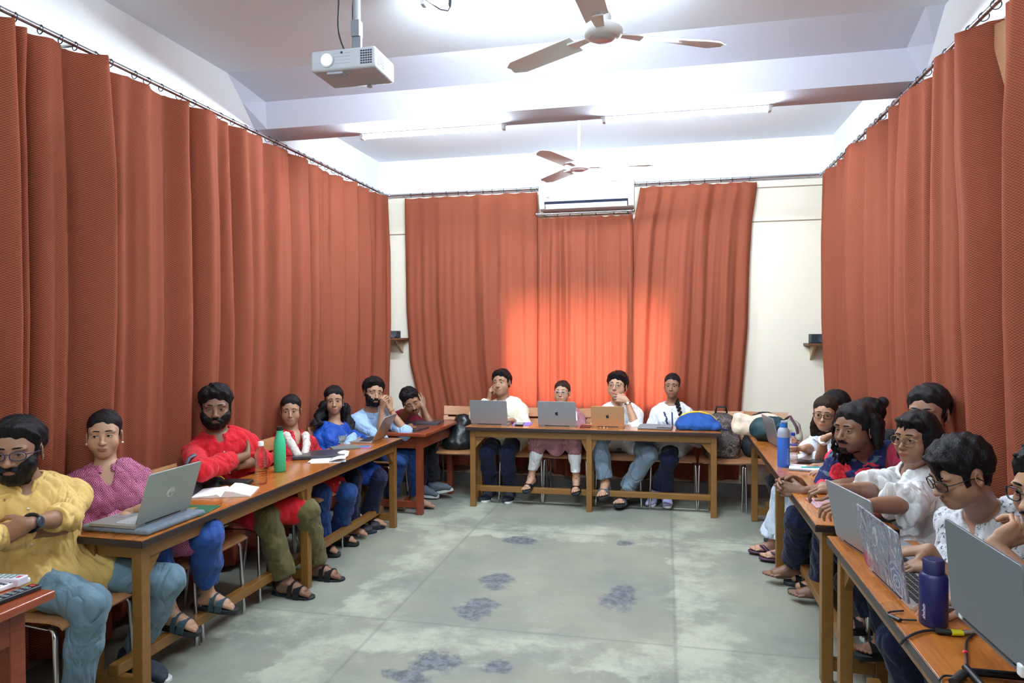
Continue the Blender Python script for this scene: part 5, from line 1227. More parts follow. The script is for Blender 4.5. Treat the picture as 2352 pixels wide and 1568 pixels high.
# chair in the right corner and the right-hand table
sdf_thing('bag', 'black bag lying on the chair in the back right corner', 'bag', (.88, 6.52, .447), (-.24, -.2, -.02), (.24, .22, .46), .007, lambda s: (s.cap((-.05, .05, .10), (-.03, .06, .33), .12, .08, .03, flat=((1, 0, 0), 1.3)), s.cap((.02, .05, .34), (.12, .03, .27), .07, .06, .03), s.cut((0, 0, .001), (0, 0, -1))), mat('black_canvas', srgb(26, 30, 34), .8, var=.2))
sdf_thing('bag', 'cream cloth bag at the far end of the right table', 'bag', (.74, 6.00, TZR), (-.26, -.2, -.02), (.26, .2, .25), .006, lambda s: (s.box((-.05, 0, .08), (.14, .11, .075), .04, .03, np.array([[.97, 0, .24], [0, 1, 0], [-.24, 0, .97]])), s.cap((-.15, -.06, .06), (.06, -.1, .10), .045, .04, .02), s.ell((.08, .03, .10), (.12, .10, .08), .03), s.cut((0, 0, .001), (0, 0, -1))), mat('cream_canvas', srgb(228, 206, 186), .85))
sdf_thing('bag', 'dark green round bag before the cream bag on the right table', 'bag', (.79, 5.74, TZR), (-.2, -.2, -.02), (.2, .2, .24), .006, lambda s: (s.ell((-.02, 0, .09), (.12, .09, .095), .03), s.ell((.06, .03, .10), (.10, .08, .085), .03), s.cut((0, 0, .001), (0, 0, -1))), mat('bottle_green_nylon', srgb(20, 52, 58), .6))
tb = sdf_thing('bag', 'slouched canvas tote with dark straps beside the corner chair on the right table', 'bag', (.95, 5.72, TZR), (-.12, -.22, -.02), (.14, .22, .24), .006, lambda s: (s.ell((0, .05, .08), (.085, .13, .085), .03), s.cap((.02, -.02, .12), (.04, -.12, .04), .05, .03, .03), s.cut((0, 0, .001), (0, 0, -1))), mat('olive_canvas', srgb(150, 150, 132), .85, var=.25, vscale=14))
MB().tube([(-.02, .08, .165), (.0, .0, .20), (.03, -.09, .13), (.04, -.15, .03)], .012, 8, flat=.45).build('strap', mat('maroon_strap', srgb(72, 40, 54), .7), tb, 180)
M_BLU = mat('blue_bottle_paint', srgb(58, 108, 206), .45); M_GBOT = mat('grey_bottle_paint', srgb(150, 158, 172), .4)
fl = lathe_thing('flask', 'tall blue and grey bottle on the right table', 'bottle', (.735, 4.66, TZR), [('bottle_body', [(0, 0), (.035, 0), (.037, .004), (.037, .19), (.0371, .19)], M_BLU), ('bottle_shoulder', [(.0, .19), (.0371, .19), (.037, .215), (.034, .235), (.026, .248), (.022, .252), (0, .252)], M_GBOT), ('lid', [(0, .252), (.0235, .252), (.0235, .278), (0, .278)], mat('blue_lid', srgb(40, 110, 190), .4))])
MB().box((.004, 0, .286), (.04, .03, .016)).build('lid_latch', M_GBOT, fl, 0, .005)
o = None
for k, ch in enumerate(['l', 'l', 'l', 'l', 'l', 'l', 'l']): pass
b = MB()
for k in range(9):
    a = -PI/2+.55
    for zz in (0, 1, 2): 
        if (k*3+zz) % 4 != 1: b.box((.0372*math.cos(a+zz*.07), .0372*math.sin(a+zz*.07), .03+k*.011), (.004, .0012, .007), a+PI/2)
b.build('printed_lettering', mat('pale_lettering', srgb(150, 180, 226), .5), fl, 0)
pet_bottle('clear water bottle with a blue cap and blue band behind the blue bottle', (.815, 4.80, TZR), .030, .20, mat('deep_blue_cap', srgb(36, 52, 160), .4), 8)
b = MB(); b.lathe([(.0305, .118), (.0318, .118), (.0318, .123), (.0305, .123)], (.815-.815, 0, 0), 24); o = b.build('blue_band', mat('deep_blue_cap'), bpy.data.objects['water_bottle.001'], 50)
t = thing('notebook', 'white spiral notebook beside the blue bottle', 'notebook', (.865, 4.60, TZR), -.2)
MB().box((0, 0, .004), (.21, .15, .008)).build('cover', mat('grey_cover', srgb(120, 124, 134), .6), t, 0, .002); MB().box((0, .002, .0115), (.208, .146, .007)).build('page_block', M_PAPER, t, 0, .001)
o = MB().tube([(-.06, 0, 0), (.07, 0, 0)], .004, 8).build('pen', mat('teal_pen', srgb(70, 180, 186), .35), None, 60); o.location = (.885, 4.575, TZR+.0195); o.rotation_euler = (0, 0, .1); tag(o, 'teal pen lying on the white spiral notebook', 'pen')
open_book('notebook', 'open notebook under the arm of the woman leaning on her hand', 'notebook', (.90, 4.97, TZR), -.5, .13, .19, .008)
slab('book', 'dark slim book lying before the leaning woman on the right table', 'book', (.93, 4.855, TZR), (.17, .11, .014), M_DK, .1)
def cover_mat():
    m, t = newmat('colourful_booklet'); n = t.noise(t.obj(), 26, 3, .5, (1, 1, 1), 1.5); r = ramp(t.N, [(.36, srgb(60, 56, 92)), (.44, srgb(176, 180, 196)), (.50, srgb(226, 90, 92)), (.56, srgb(90, 84, 120)), (.64, srgb(214, 214, 220))]); t.L.new(n, r.inputs[0]); t.L.new(r.outputs[0], t.P.inputs['Base Color']); t.P.inputs['Roughness'].default_value = .35; return m
o = slab('booklet', 'colourful printed booklet on the right table near the clasped hands', 'booklet', (.785, 3.70, TZR), (.15, .19, .007), cover_mat(), .08, .001)
phone('black phone on the near end of the right table', (.945, 3.475, TZR), .9, M_BLK, .085, .17)
# nearest right table
nv = lathe_thing('flask', 'navy blue steel flask with white lettering, nearest on the right', 'bottle', (.768, 2.238, TZR+.004), [('bottle_body', [(0, 0), (.034, 0), (.038, .005), (.038, .142), (.034, .150), (.031, .153), (0, .153)], mat('navy_enamel', srgb(22, 28, 82), .35)), ('lid', [(0, .153), (.0285, .153), (.0285, .190), (.025, .194), (0, .194)], mat('navy_lid', srgb(24, 28, 74), .4))])
b = MB(); av = math.atan2(-2.238, -.768)-.55; rl = random.Random(7)
for k in range(9):
    hgt = (.0075, .011, .007, .007, .011, .008, .007, .010, .0075)[k]; z0 = .022+k*.0048; w0 = .0382
    for t0, t1, zz in ((0, hgt, 0), (hgt*.3, hgt*.75, .0016)):
        a0, a1 = av-t0/w0, av-t1/w0; b.hexa([(w0*math.cos(a)*q, w0*math.sin(a)*q, z0+zz+dz+(.004 if a == a1 else 0)) for q in (.995, 1.006) for a, dz in ((a0, 0), (a1, 0), (a1, .0016), (a0, .0016))])
b.build('lettering', mat('white_print', srgb(206, 210, 226), .5), nv, 0)
st = thing('laptop_stand', 'black folding stand under the large grey laptop', 'laptop stand', (.86, 1.80, TZR+.004)); M_BLKM = mat('black_metal', srgb(26, 26, 30), .4, .5)
for y in (-.12, .12):
    MB().tube([V(-.12, y, .012), V(.13, y, .012)], .011, 8, flat=.9).build('foot_bar', M_BLKM, st, 60); MB().tube([V(.06, y, .015), V(-.095, y*.9, .125)], .010, 8, flat=.7).build('strut', mat('grey_metal', srgb(140, 142, 150), .35, .7), st, 60)
    MB().tube([V(-.11, y, .135), V(.11, y, .085)], .010, 8).build('arm', M_BLKM, st, 60)
MB().tube([V(-.12, -.14, .012), V(-.12, .14, .012)], .010, 8).build('front_bar', M_BLKM, st, 60)
for y in (-.15, .15): MB().box((-.125, y, .145), (.012, .022, .026)).build('stop_clip', M_WHITED, st, 0, .004)
zt_ = TZR+.004
def cable(lab, pts, r, parts=()):
    c = pts[0]; t = thing('cable', lab, 'cable', c); P = [np.array(p)-np.array(c) for p in pts]
    # smooth curve through the points
    Q = []
    for i in range(len(P)-1):
        p0, p1, p2, p3 = P[max(i-1, 0)], P[i], P[i+1], P[min(i+2, len(P)-1)]
        for k in range(6): u = k/6; Q.append(.5*((2*p1)+(-p0+p2)*u+(2*p0-5*p1+4*p2-p3)*u*u+(-p0+3*p1-3*p2+p3)*u**3))
    Q.append(P[-1]); MB().tube(Q, r, 8).build('lead', mat('black_cable'), t, 180)
    for n, a, b_, rr, m in parts: MB().tube([np.array(a)-np.array(c), np.array(b_)-np.array(c)], rr, 10, flat=.7).build(n, m, t, 60)
    return t
at_ = lambda x, y, dz=.006: tuple(at(x, y, 2, zt_+dz))
cable('black lead looping over the table edge by the painted laptop', [at_(2075, 1402), at_(2050, 1404), at_(2038, 1408), at_(2046, 1416), at_(2066, 1422), at_(2105, 1424)], .003, [('connector', at_(2046, 1414), at_(2068, 1424), .008, M_BLK)])
p0 = at_(2068, 1478, -.03)
cable('black adapter cable with a yellow tag before the navy flask', [p0, at_(2085, 1462, .004), at_(2120, 1449), at_(2160, 1447), at_(2200, 1450), at_(2240, 1448)], .004, [('connector', at_(2150, 1448, .01), at_(2184, 1451, .01), .011, M_BLK), ('yellow_tag', at_(2184, 1452, .01), at_(2210, 1453, .01), .012, mat('yellow_tape', srgb(200, 190, 20), .5)), ('steel_plug', at_(2210, 1453, .01), at_(2236, 1450, .01), .007, mat('plug_steel', srgb(190, 190, 190), .3, .7))])
cable('thin black wire with a red mark running down the near table', [at_(2246, 1450), at_(2222, 1468), at_(2219, 1500), at_(2219, 1535), at_(2200, 1552), at_(2170, 1551), at_(2157, 1562)], .0028, [('red_mark', at_(2216, 1496, .007), at_(2219, 1499, .007), .006, mat('red_tape', srgb(230, 60, 70), .5)), ('connector', at_(2214, 1545, .012), at_(2190, 1566, .012), .012, M_BLK)])
# remotes and paper on the front left table
def remote(lab, p, rz, m, bm, l=.17, w=.045, h=.018):
    t = thing('remote_control', lab, 'remote control', p, rz); MB().box((0, 0, h/2), (l, w, h)).build('case', m, t, 30, .005, 3); b = MB()
    for i in range(7):
        for j in range(3): b.box((-l*.38+i*l*.115, (j-1)*w*.27, h+.0008), (l*.06, w*.16, .002))
    b.build('buttons', bm, t, 0); MB().box((l*.42, 0, h+.0006), (.012, .016, .0015)).build('power_button', mat('red_button', srgb(190, 60, 70), .5), t, 0); return t
zr = .742
remote('black remote control nearest the table edge', tuple(at(15, 1378, 2, zr)), 1.50, mat('remote_black', srgb(28, 32, 38), .4), mat('remote_keys', srgb(120, 130, 136), .5), .21, .045, .016)
remote('white remote control with dark keys between the other two remotes', tuple(at(14, 1362, 2, zr+.0)+V(-.045, .01, 0)), 1.42, M_WHITED, mat('remote_dark_keys', srgb(52, 54, 66), .5), .19, .045, .018)
remote('thick white remote control at the back of the three', tuple(at(25, 1345, 2, zr)+V(-.045, .0, 0)), .12, mat('remote_lilac', srgb(206, 200, 214), .4), mat('remote_mixed', srgb(120, 150, 140), .5), .17, .05, .03)
o = slab('tablet', 'pale tablet leaning at the far left edge over the corner table', 'tablet', (-2.33, 1.86, .742), (.012, .25, .20), mat('pale_tablet', srgb(176, 178, 184), .35, .3), .2)
o.rotation_euler = (0, -.5, -.25)
# footwear on the floor
def slipper(lab, px, py, rz, m, sole):
    p = at(px, py, 2, 0); t = thing('slipper', lab, 'slipper', p, rz)
    MB().prism([(.045*math.sin(a)*(1 if math.cos(a) > 0 else .8), .125*math.cos(a)) for a in np.linspace(0, 2*PI, 25)[:-1]], .022).build('sole', sole, t, 40, .004)
    b = MB()
    for k in range(8):
        a0, a1 = PI*k/8, PI*(k+1)/8; q = lambda a, y, o: V((.046+o)*math.cos(a), y, .018+(.05+o)*math.sin(a))
        b.hexa([q(a0, .0, 0), q(a0, .08, -.006), q(a1, .08, -.006), q(a1, .0, 0), q(a0, .0, .006), q(a0, .08, 0), q(a1, .08, 0), q(a1, .0, .006)])
    b.build('strap', m, t, 60); MB().tube([(.018*math.cos(a)-.005, .04+.012*math.sin(a), .075) for a in np.linspace(0, 2*PI, 13)[:-1]], .003, 6, closed=True).build('buckle', mat('slipper_buckle', srgb(226, 226, 220), .3, .3), t, 180)
M_SLP = mat('black_slipper', srgb(20, 20, 28), .6); M_SSOLE = mat('slipper_sole', srgb(44, 54, 66), .7)
slipper('black slipper with a pale buckle lying under the left table, nearer one', 830, 1226, -1.0, M_SLP, M_SSOLE); slipper('black slipper with a pale buckle lying under the left table, farther one', 850, 1216, -.95, M_SLP, M_SSOLE)
# ------------------------------------------------------------------ cloths
def wrinkle(t, o, base, amt=.55):
    n = t.noise(o, 9, 3, .55, (1, 1, .7), 1.6); r = t.m('ABSOLUTE', t.m('SUBTRACT', t.noise(o, 6, 2, .5, (1, 1, .6), 1.2), .5))
    h = t.m('ADD', t.m('ADD', t.m('MULTIPLY', n, .8), t.m('MULTIPLY', t.m('MINIMUM', r, .08), 6.)), t.m('MULTIPLY', base, .05)); t.bump(h, amt, .02)
def cloth(name, c, rough=.85, var=.06, bump=.35, bs=220):
    m, t = newmat(name); o = t.obj(); n = t.noise(o, 6, 5); c = srgb(*c); k = lambda f: tuple(x*f for x in c[:3])+(1,)
    t.L.new(t.mix(t.ss(n, .3, .7), k(1-var), k(1+var)), t.P.inputs['Base Color']); t.P.inputs['Roughness'].default_value = rough; t.P.inputs['Specular IOR Level'].default_value = .2; t.P.inputs['Sheen Weight'].default_value = .08
    wrinkle(t, o, t.noise(o, 320, 2)); return m
def print_mat(name, fn, rough=.8):
    m, t = newmat(name); o = t.obj(); col = fn(t, o); t.L.new(col, t.P.inputs['Base Color']); t.P.inputs['Roughness'].default_value = rough; t.P.inputs['Specular IOR Level'].default_value = .2; wrinkle(t, o, t.noise(o, 320, 2)); return m
def diamonds(t, o):
    X, Y, Z = t.xyz(o); P = .068; u = t.m('ADD', X, Y)
    a = t.m('ABSOLUTE', t.m('SUBTRACT', t.m('FRACT', t.m('DIVIDE', u, P)), .5)); b = t.m('ABSOLUTE', t.m('SUBTRACT', t.m('FRACT', t.m('DIVIDE', Z, P)), .5))
    d = t.m('ADD', t.m('ADD', a, b), t.m('MULTIPLY', t.m('SUBTRACT', t.noise(o, 60, 3), .5), .16)); s = t.m('SINE', t.m('MULTIPLY', d, 38.)); n = t.noise(o, 7, 3)
    return t.mix(t.ss(s, -.1, .5), t.mix(t.ss(n, .4, .6), srgb(116, 44, 82), srgb(134, 54, 90)), srgb(196, 128, 152))
def redprint(t, o):
    n = t.noise(o, 30, 3, .6, None, 2.); n2 = t.noise(o, 12, 3)
    return t.mix(t.ss(n, .60, .66), t.mix(t.ss(n2, .4, .6), srgb(150, 24, 36), srgb(188, 38, 48)), srgb(216, 150, 120))
def scarfp(t, o):
    n = t.noise(o, 70, 3, .6, None, 1.); return t.mix(t.ss(n, .60, .66), srgb(206, 198, 190), srgb(140, 134, 132))
def floral(t, o):
    v = t.N.new('ShaderNodeTexVoronoi'); v.inputs['Scale'].default_value = 6.5; v.inputs['Randomness'].default_value = .9; mp = t.N.new('ShaderNodeMapping'); t.L.new(o, mp.inputs[0])
    n = t.N.new('ShaderNodeTexNoise'); n.inputs['Scale'].default_value = 18; t.L.new(o, n.inputs[0]); mx = t.N.new('ShaderNodeMix'); mx.data_type = 'VECTOR'; mx.inputs[0].default_value = .05; t.L.new(o, mx.inputs[4]); t.L.new(n.outputs[1], mx.inputs[5]); t.L.new(mx.outputs[1], v.inputs[0])
    d = v.outputs[0]; n3 = t.noise(o, 34, 2, .5, None, 1.2); fl = t.m('SUBTRACT', 1, t.ss(d, .43, .46)); vein = t.ss(t.m('SINE', t.m('ADD', t.m('MULTIPLY', d, 60), t.m('MULTIPLY', n3, 9))), .55, .8)
    pet = t.mix(t.m('MULTIPLY', vein, .6), srgb(224, 62, 82), srgb(150, 26, 54)); leaf = t.ss(t.noise(o, 11, 2, .5, (1, 1, 1.7), 1.), .57, .60)
    return t.mix(fl, t.mix(leaf, srgb(28, 34, 80), srgb(82, 104, 116)), pet)
def greyprint(t, o):
    n = t.noise(o, 48, 3, .6, None, 1.5); n2 = t.noise(o, 20, 3); return t.mix(t.m('MULTIPLY', t.ss(n, .55, .62), t.ss(n2, .35, .55)), srgb(214, 216, 222), srgb(96, 100, 112))
def dotted(t, o):
    n = t.noise(o, 90, 2); return t.mix(t.ss(n, .66, .70), srgb(236, 230, 208), srgb(150, 140, 110))
def bluekurta(t, o):
    n = t.noise(o, 6, 4); return t.mix(t.ss(n, .35, .7), srgb(22, 58, 140), srgb(30, 76, 168))
def stripes(t, o):
    X, Y, Z = t.xyz(o); s = t.m('SINE', t.m('MULTIPLY', t.m('ADD', X, Y), 420)); return t.mix(t.ss(s, .3, .7), srgb(208, 216, 224), srgb(156, 176, 200))
K_YEL = cloth('yellow_cotton', (220, 184, 112)); K_RED = cloth('red_cotton', (192, 28, 38)); K_DIAM = print_mat('purple_diamond_print', diamonds); K_RPR = print_mat('red_block_print', redprint); K_SCARF = print_mat('white_scarf_print', scarfp); K_BLUE = print_mat('blue_silk', bluekurta, .55)
K_SKY = cloth('light_blue_cotton', (158, 186, 220)); K_MAR = cloth('maroon_cotton', (134, 24, 50)); K_CREAM = print_mat('cream_dotted_cotton', dotted); K_MAUVE = cloth('mauve_cotton', (156, 108, 116)); K_WHITE = cloth('white_linen', (226, 228, 230)); K_WHITE2 = cloth('white_cotton', (222, 226, 234)); K_FLOR = print_mat('navy_floral_print', floral, .7); K_GPR = print_mat('white_grey_print', greyprint); K_DKM = cloth('dark_maroon_cotton', (74, 18, 36)); K_STR = cloth('pale_blue_cotton', (196, 208, 222))
K_JEAN = cloth('light_blue_denim', (108, 134, 150), .9, .12, .4, 300); K_NAVY = cloth('navy_cotton', (22, 28, 56)); K_DENIM = cloth('blue_denim', (34, 62, 116), .9, .15, .4, 300); K_BLUT = cloth('royal_blue_cotton', (40, 72, 138)); K_KHAKI = cloth('olive_khaki', (92, 84, 52)); K_BLACK = cloth('black_cotton', (20, 20, 26)); K_FADE = cloth('faded_denim', (118, 136, 154), .9, .15, .4, 300); K_DUP = cloth('white_chiffon', (226, 222, 228)); K_LBD = cloth('pale_blue_chiffon', (150, 180, 206)); K_GREYK = cloth('grey_brocade', (122, 126, 124)); K_CHK = cloth('checked_pink', (150, 90, 100))
M_SANDAL = mat('teal_grey_strap', srgb(52, 74, 82), .6); M_SOLE = mat('dark_sole', srgb(30, 32, 36), .7); M_WSOLE = mat('white_sole', srgb(214, 216, 212), .6); M_BLKL = mat('black_strap_leather', srgb(24, 22, 24), .35); M_PURP = mat('purple_rubber', srgb(70, 40, 64), .4); M_SNK = mat('grey_sneaker', srgb(88, 96, 106), .8); M_LAV = mat('lavender_sneaker', srgb(170, 166, 206), .7); M_DKSNK = mat('dark_sneaker', srgb(40, 46, 58), .8); M_SILV = mat('silver_metal', srgb(206, 206, 208), .2, 1.); M_PEARL = mat('pearl', srgb(236, 228, 212), .2)
F_BLK = ('black_spectacle_frame', srgb(16, 16, 20), .3); F_BLUE = ('blue_black_frame', srgb(26, 34, 66), .3); F_CLR = ('pale_spectacle_frame', srgb(206, 200, 206), .3); F_GLD = ('thin_gold_frame', srgb(168, 140, 96), .25, .8); F_BRN = ('dark_brown_frame', srgb(40, 26, 28), .3)
H_BRN = hair_mat('brown_hair', (.022, .012, .008))
P3 = lambda x, y, ax, v: at(x, y, ax, v)
def H(x, y, ax, v): return at(x, y, ax, v)
def scarf(m, ends, r=.028, name='scarf'):
    """cloth round the neck hanging down the front; ends: two lists of points"""
    def f(J):
        nb, fwd, lat, up = J['nb'], J['fwd'], J['lat'], J['up']; q = SDF(J['lo'], J['hi'], .006/QUAL)
        ring = [nb+up*.0-fwd*.01+.09*(math.cos(a)*lat+math.sin(a)*fwd*.8)-up*.01*math.sin(a) for a in np.linspace(-PI*1.12, PI*.12, 14)]
        q.path(ring, r, .015)
        for s, e in enumerate(ends):
            pts = [ring[-1] if s == 0 else ring[0]]+[np.array(p) for p in e]; q.path(pts, [r]+[r*1.1]*(len(pts)-1), .015, flat=(nrm(fwd+V(.2, -.3, 0)), .38))
        q.noise(.003, .035, 3, (1, 1, .25), True); blob(name, q, m, J['root'], J['OFF'], 2)
    return f
def drape(m, pts, r, name, flat=None, nz=.005):
    def f(J):
        q = SDF(np.min(pts, 0)-.14, np.max(pts, 0)+.14, .006/QUAL); q.path([np.array(p) for p in pts], r, .02, flat=flat); q.noise(nz, .06, 4, (1, 1, .5), True); blob(name, q, m, J['root'], J['OFF'], 2)
    return f
def front_panel(m, wd, t0, t1, bead=None, name='front_panel', side=0.):
    """a panel sewn on the chest, following the cloth: strip of quads in front of the torso"""
    def f(J):
        nb, hip, fwd, lat, up, S = J['nb'], J['hip'], J['fwd'], J['lat'], J['up'], J['S']; s = J['cloth']; L = np.linalg.norm(nb-hip); rows = []
        def surf(p):
            t = .26
            while t > .03:
                q = p+fwd*t; ii = tuple(int(np.clip(np.searchsorted(s.ax[k], q[k]), 0, len(s.ax[k])-1)) for k in range(3))
                if s.F[ii] < 0: return p+fwd*(t+.004)
                t -= .002
            return p+fwd*.12
        cols = 5; N_ = 12
        for i in range(N_+1):
            c = nb-up*L*(t0+(t1-t0)*i/N_); rows.append([surf(c+lat*wd*(j/(cols-1)*2-1)) for j in range(cols)])
        vs = [p-J['OFF'] for r in rows for p in r]; vs += [v-fwd*.012 for v in vs]; n = len(rows)*cols; fs = []
        for i in range(N_):
            for j in range(cols-1): a = i*cols+j; fs += [(a, a+cols, a+cols+1, a+1), (n+a, n+a+1, n+a+cols+1, n+a+cols)]
            fs += [(i*cols, n+i*cols, n+(i+1)*cols, (i+1)*cols), (i*cols+cols-1, (i+1)*cols+cols-1, n+(i+1)*cols+cols-1, n+i*cols+cols-1)]
        ob = MB().add(vs, fs).build(name, m, J['root'], 60)
        if bead:
            b = MB()
            for i in range(N_):
                for j in (0, cols-1):
                    for u in (.0, .5): p = rows[i][j]*(1-u)+rows[i+1][j]*u; b.sph(p+fwd*.003-J['OFF'], .0042, 6, 4)
            o = b.build('beading', bead, ob, 180); o['kind'] = 'stuff'
    return f
def embroidery(m):
    def f(J):
        nb, hip, fwd, lat, up = J['nb'], J['hip'], J['fwd'], J['lat'], J['up']; s = J['cloth']
        def surf(p):
            t = .26
            while t > .03:
                q = p+fwd*t; ii = tuple(int(np.clip(np.searchsorted(s.ax[k], q[k]), 0, len(s.ax[k])-1)) for k in range(3))
                if s.F[ii] < 0: return p+fwd*(t+.002)
                t -= .002
            return p+fwd*.12
        b = MB(); rg = random.Random(4)
        for q in (-1, 1):
            for i in range(15):
                u = i/14; c = surf(nb-up*(.055+.17*u)+lat*q*(.075-.062*u+rg.uniform(-.008, .008)))-J['OFF']
                for k in range(5): a = 2*PI*k/5+i; b.sph(c+(lat*math.cos(a)+up*math.sin(a))*.006, (.0042, .0042, .0042), 6, 4)
        b.build('embroidery', m, J['root'], 180); b = MB()
        p = [surf(nb-up*z)-J['OFF']+fwd*.004 for z in (.05, .09, .13, .17, .20)]; b.tube(p, .006, 6); b.build('neck_tie', m, J['root'], 180); MB().sph(p[-1]-up*.02, (.02, .012, .024), 10, 8).build('tassel', m, J['root'], 180)
    return f
def pen_in_hand(m, i, a, b):
    def f(J): MB().tube([np.array(a)-J['OFF'], np.array(b)-J['OFF']], .0042, 8).build('pencil', m, J['root'], 60)
    return f
dn = V(0, 0, -1)
IR = V(.976, .217, 0)          # along the photo's right, level
def look(h, x, y, z=0.): return np.array(h)+nrm((x, y, z))*3
PEOPLE = []
def L1():
    h = H(40, 1036, 0, -2.62)
    person('person in yellow kurta and light jeans, bearded, glasses, arms folded, dark wristwatch', (.72, -.70), (-2.64, 2.45, .575), h, look(h, .50, -.87, -.02),
        [(P3(104, 1219, 0, -2.44), (.15, .75, .05), (-.7, .6, 0), .5, .2), (P3(66, 1202, 0, -2.33), (-.85, -.30, -.38), (-.6, .7, -.3), [.5, .6, .65, .7], .3)],
        [((-2.36, 2.36, .10), (.95, -.3, 0), True), ((-2.42, 2.74, .10), (1, 0, 0), True)], 'brown', 1.02, tors=1.05, knee=[V(1, -.1, 1), V(1, .25, 1)], nb=P3(62, 1112, 0, -2.63), face=dict(jaw=1.0, nose=1.1),
        elbow=[('at', P3(-45, 1238, 0, -2.42)), ('at', P3(158, 1186, 0, -2.43))], wear=[shirt(K_YEL, 'kurta', sleeve=[1.6, 1.42], cuff=.14, skirt=.36, collar=(K_YEL, .04, .0), placket=(K_YEL, .22, .016), vee=.05, fold=.004, h=.005), trousers(K_JEAN, .016, .052, kr=.014), watch(1, M_BLKL, mat('watch_face_dark', srgb(46, 58, 72), .15), .031, .021, .93), shoes(M_DKSNK, M_WSOLE)],
        hair=dict(style='short', t=.022, line=.074, front=.012, lump=.004, seed=3), beard=dict(t=.0085, top=-.046, long=.012), glasses=dict(m=F_BLUE, r=.0021, w=.026, h=.0165), detail=1.1)
def L2():
    h = H(240, 998, 0, -2.72)
    person('person in purple diamond print kurta, blue trousers and sandals, hair tied back', (.72, -.69), (-2.68, 2.95, .565), h, look(h, .60, -.80, .04),
        [(P3(285, 1186, 0, -2.44), (.6, .35, -.1), (0, 0, -1), .3), (P3(322, 1168, 0, -2.40), (-.5, .0, -.1), (0, 0, -1), .3)],
        [((-2.345, 2.90, .262), (.94, .06, -.12), True), ((-2.325, 3.15, .262), (.94, .10, -.08), True)], 'wheat', .98, fem=True, face=dict(cheek=1.1, jaw=.95, lipc=(.22, .05, .045)), tors=1.08, nb=P3(243, 1078, 0, -2.70),
        elbow=[(-IR*.7+dn), (IR*.7+dn)], gaze=look(h, .25, -.95, .1), wear=[shirt(K_DIAM, 'kurta', sleeve=1.85, skirt=.8, vee=.085, collar=(K_DIAM, .022, .004), fold=.004, h=.005, loose=.014), trousers(K_BLUT, .03, .058, kr=.02, len_=.80), earrings(M_PEARL), shoes(M_SANDAL, M_SOLE, 'sandal')],
        hair=dict(style='bun', t=.010, line=.074, bz=-.045, lump=.0012, nape=-.06), detail=1.1)
def L3():
    h = H(496, 937, 0, -2.72)
    person('person in bright red kurta with arms folded, dark beard', (.70, -.71), (-2.68, 3.88, .57), h, look(h, .55, -.83, .0),
        [(P3(566, 1046, 0, -2.47), V(-.55, .75, -.05), (-.7, .6, .1), .4, .2), (P3(545, 1070, 0, -2.50), -IR*.7+V(-.3, .4, 0), (-.6, .7, 0), .4, .2)],
        [((-2.26, 3.80, .10), (1, -.1, 0), True), ((-2.22, 4.10, .10), (1, 0, 0), True)], 'dark', 1.03, tors=1.14, nb=P3(500, 1003, 0, -2.72), face=dict(jaw=1.12, cheek=1.1, nose=1.15),
        elbow=[('at', P3(464, 1080, 0, -2.47)), ('at', P3(604, 1056, 0, -2.53))], wear=[shirt(K_RED, 'kurta', sleeve=[1.62, 1.5], cuff=.2, skirt=.85, collar=(K_RED, .03, .002), vee=.03, placket=(K_RED, .20, .014), fold=.0035, h=.0055, loose=.014), trousers(K_KHAKI, .025, .075, kr=.012), shoes(M_BLKL, M_SOLE, 'sandal')],
        hair=dict(style='tuft', t=.024, line=.064, lump=.005, front=.008), beard=dict(t=.008, top=-.05))
def L4():
    h = H(668, 943, 0, -2.72)
    person('person in red print kurta with a white scarf round the neck', (.78, -.62), (-2.68, 4.62, .56), h, look(h, .46, -.89, .0),
        [((-2.42, 4.45, .69), (.5, .6, -.2), (0, 0, -1), .4), ((-2.42, 4.66, .69), (.3, -.7, -.2), (0, 0, -1), .4)],
        [((-2.42, 4.55, .10), (1, -.2, 0), True), ((-2.40, 4.78, .10), (1, 0, 0), True)], 'tan', .93, fem=True, tors=1.0, nb=P3(672, 1003, 0, -2.72), face=dict(jaw=.93, lip=1.1),
        gaze=look(h, .15, -.98, .05), wear=[shirt(K_RPR, 'kurta', sleeve=1.9, skirt=.7, vee=.05, loose=.018), trousers(K_DENIM, .022, .075, kr=.012), scarf(K_SCARF, [[P3(702, 1000, 0, -2.58), P3(704, 1020, 0, -2.54), P3(700, 1046, 0, -2.48)], [P3(657, 1000, 0, -2.60), P3(670, 1020, 0, -2.55), P3(686, 1047, 0, -2.48)]], .024), shoes(M_BLKL, M_SOLE, 'sandal')],
        hair=dict(style='bun', t=.013, line=.075, bz=-.03, lump=.0015))
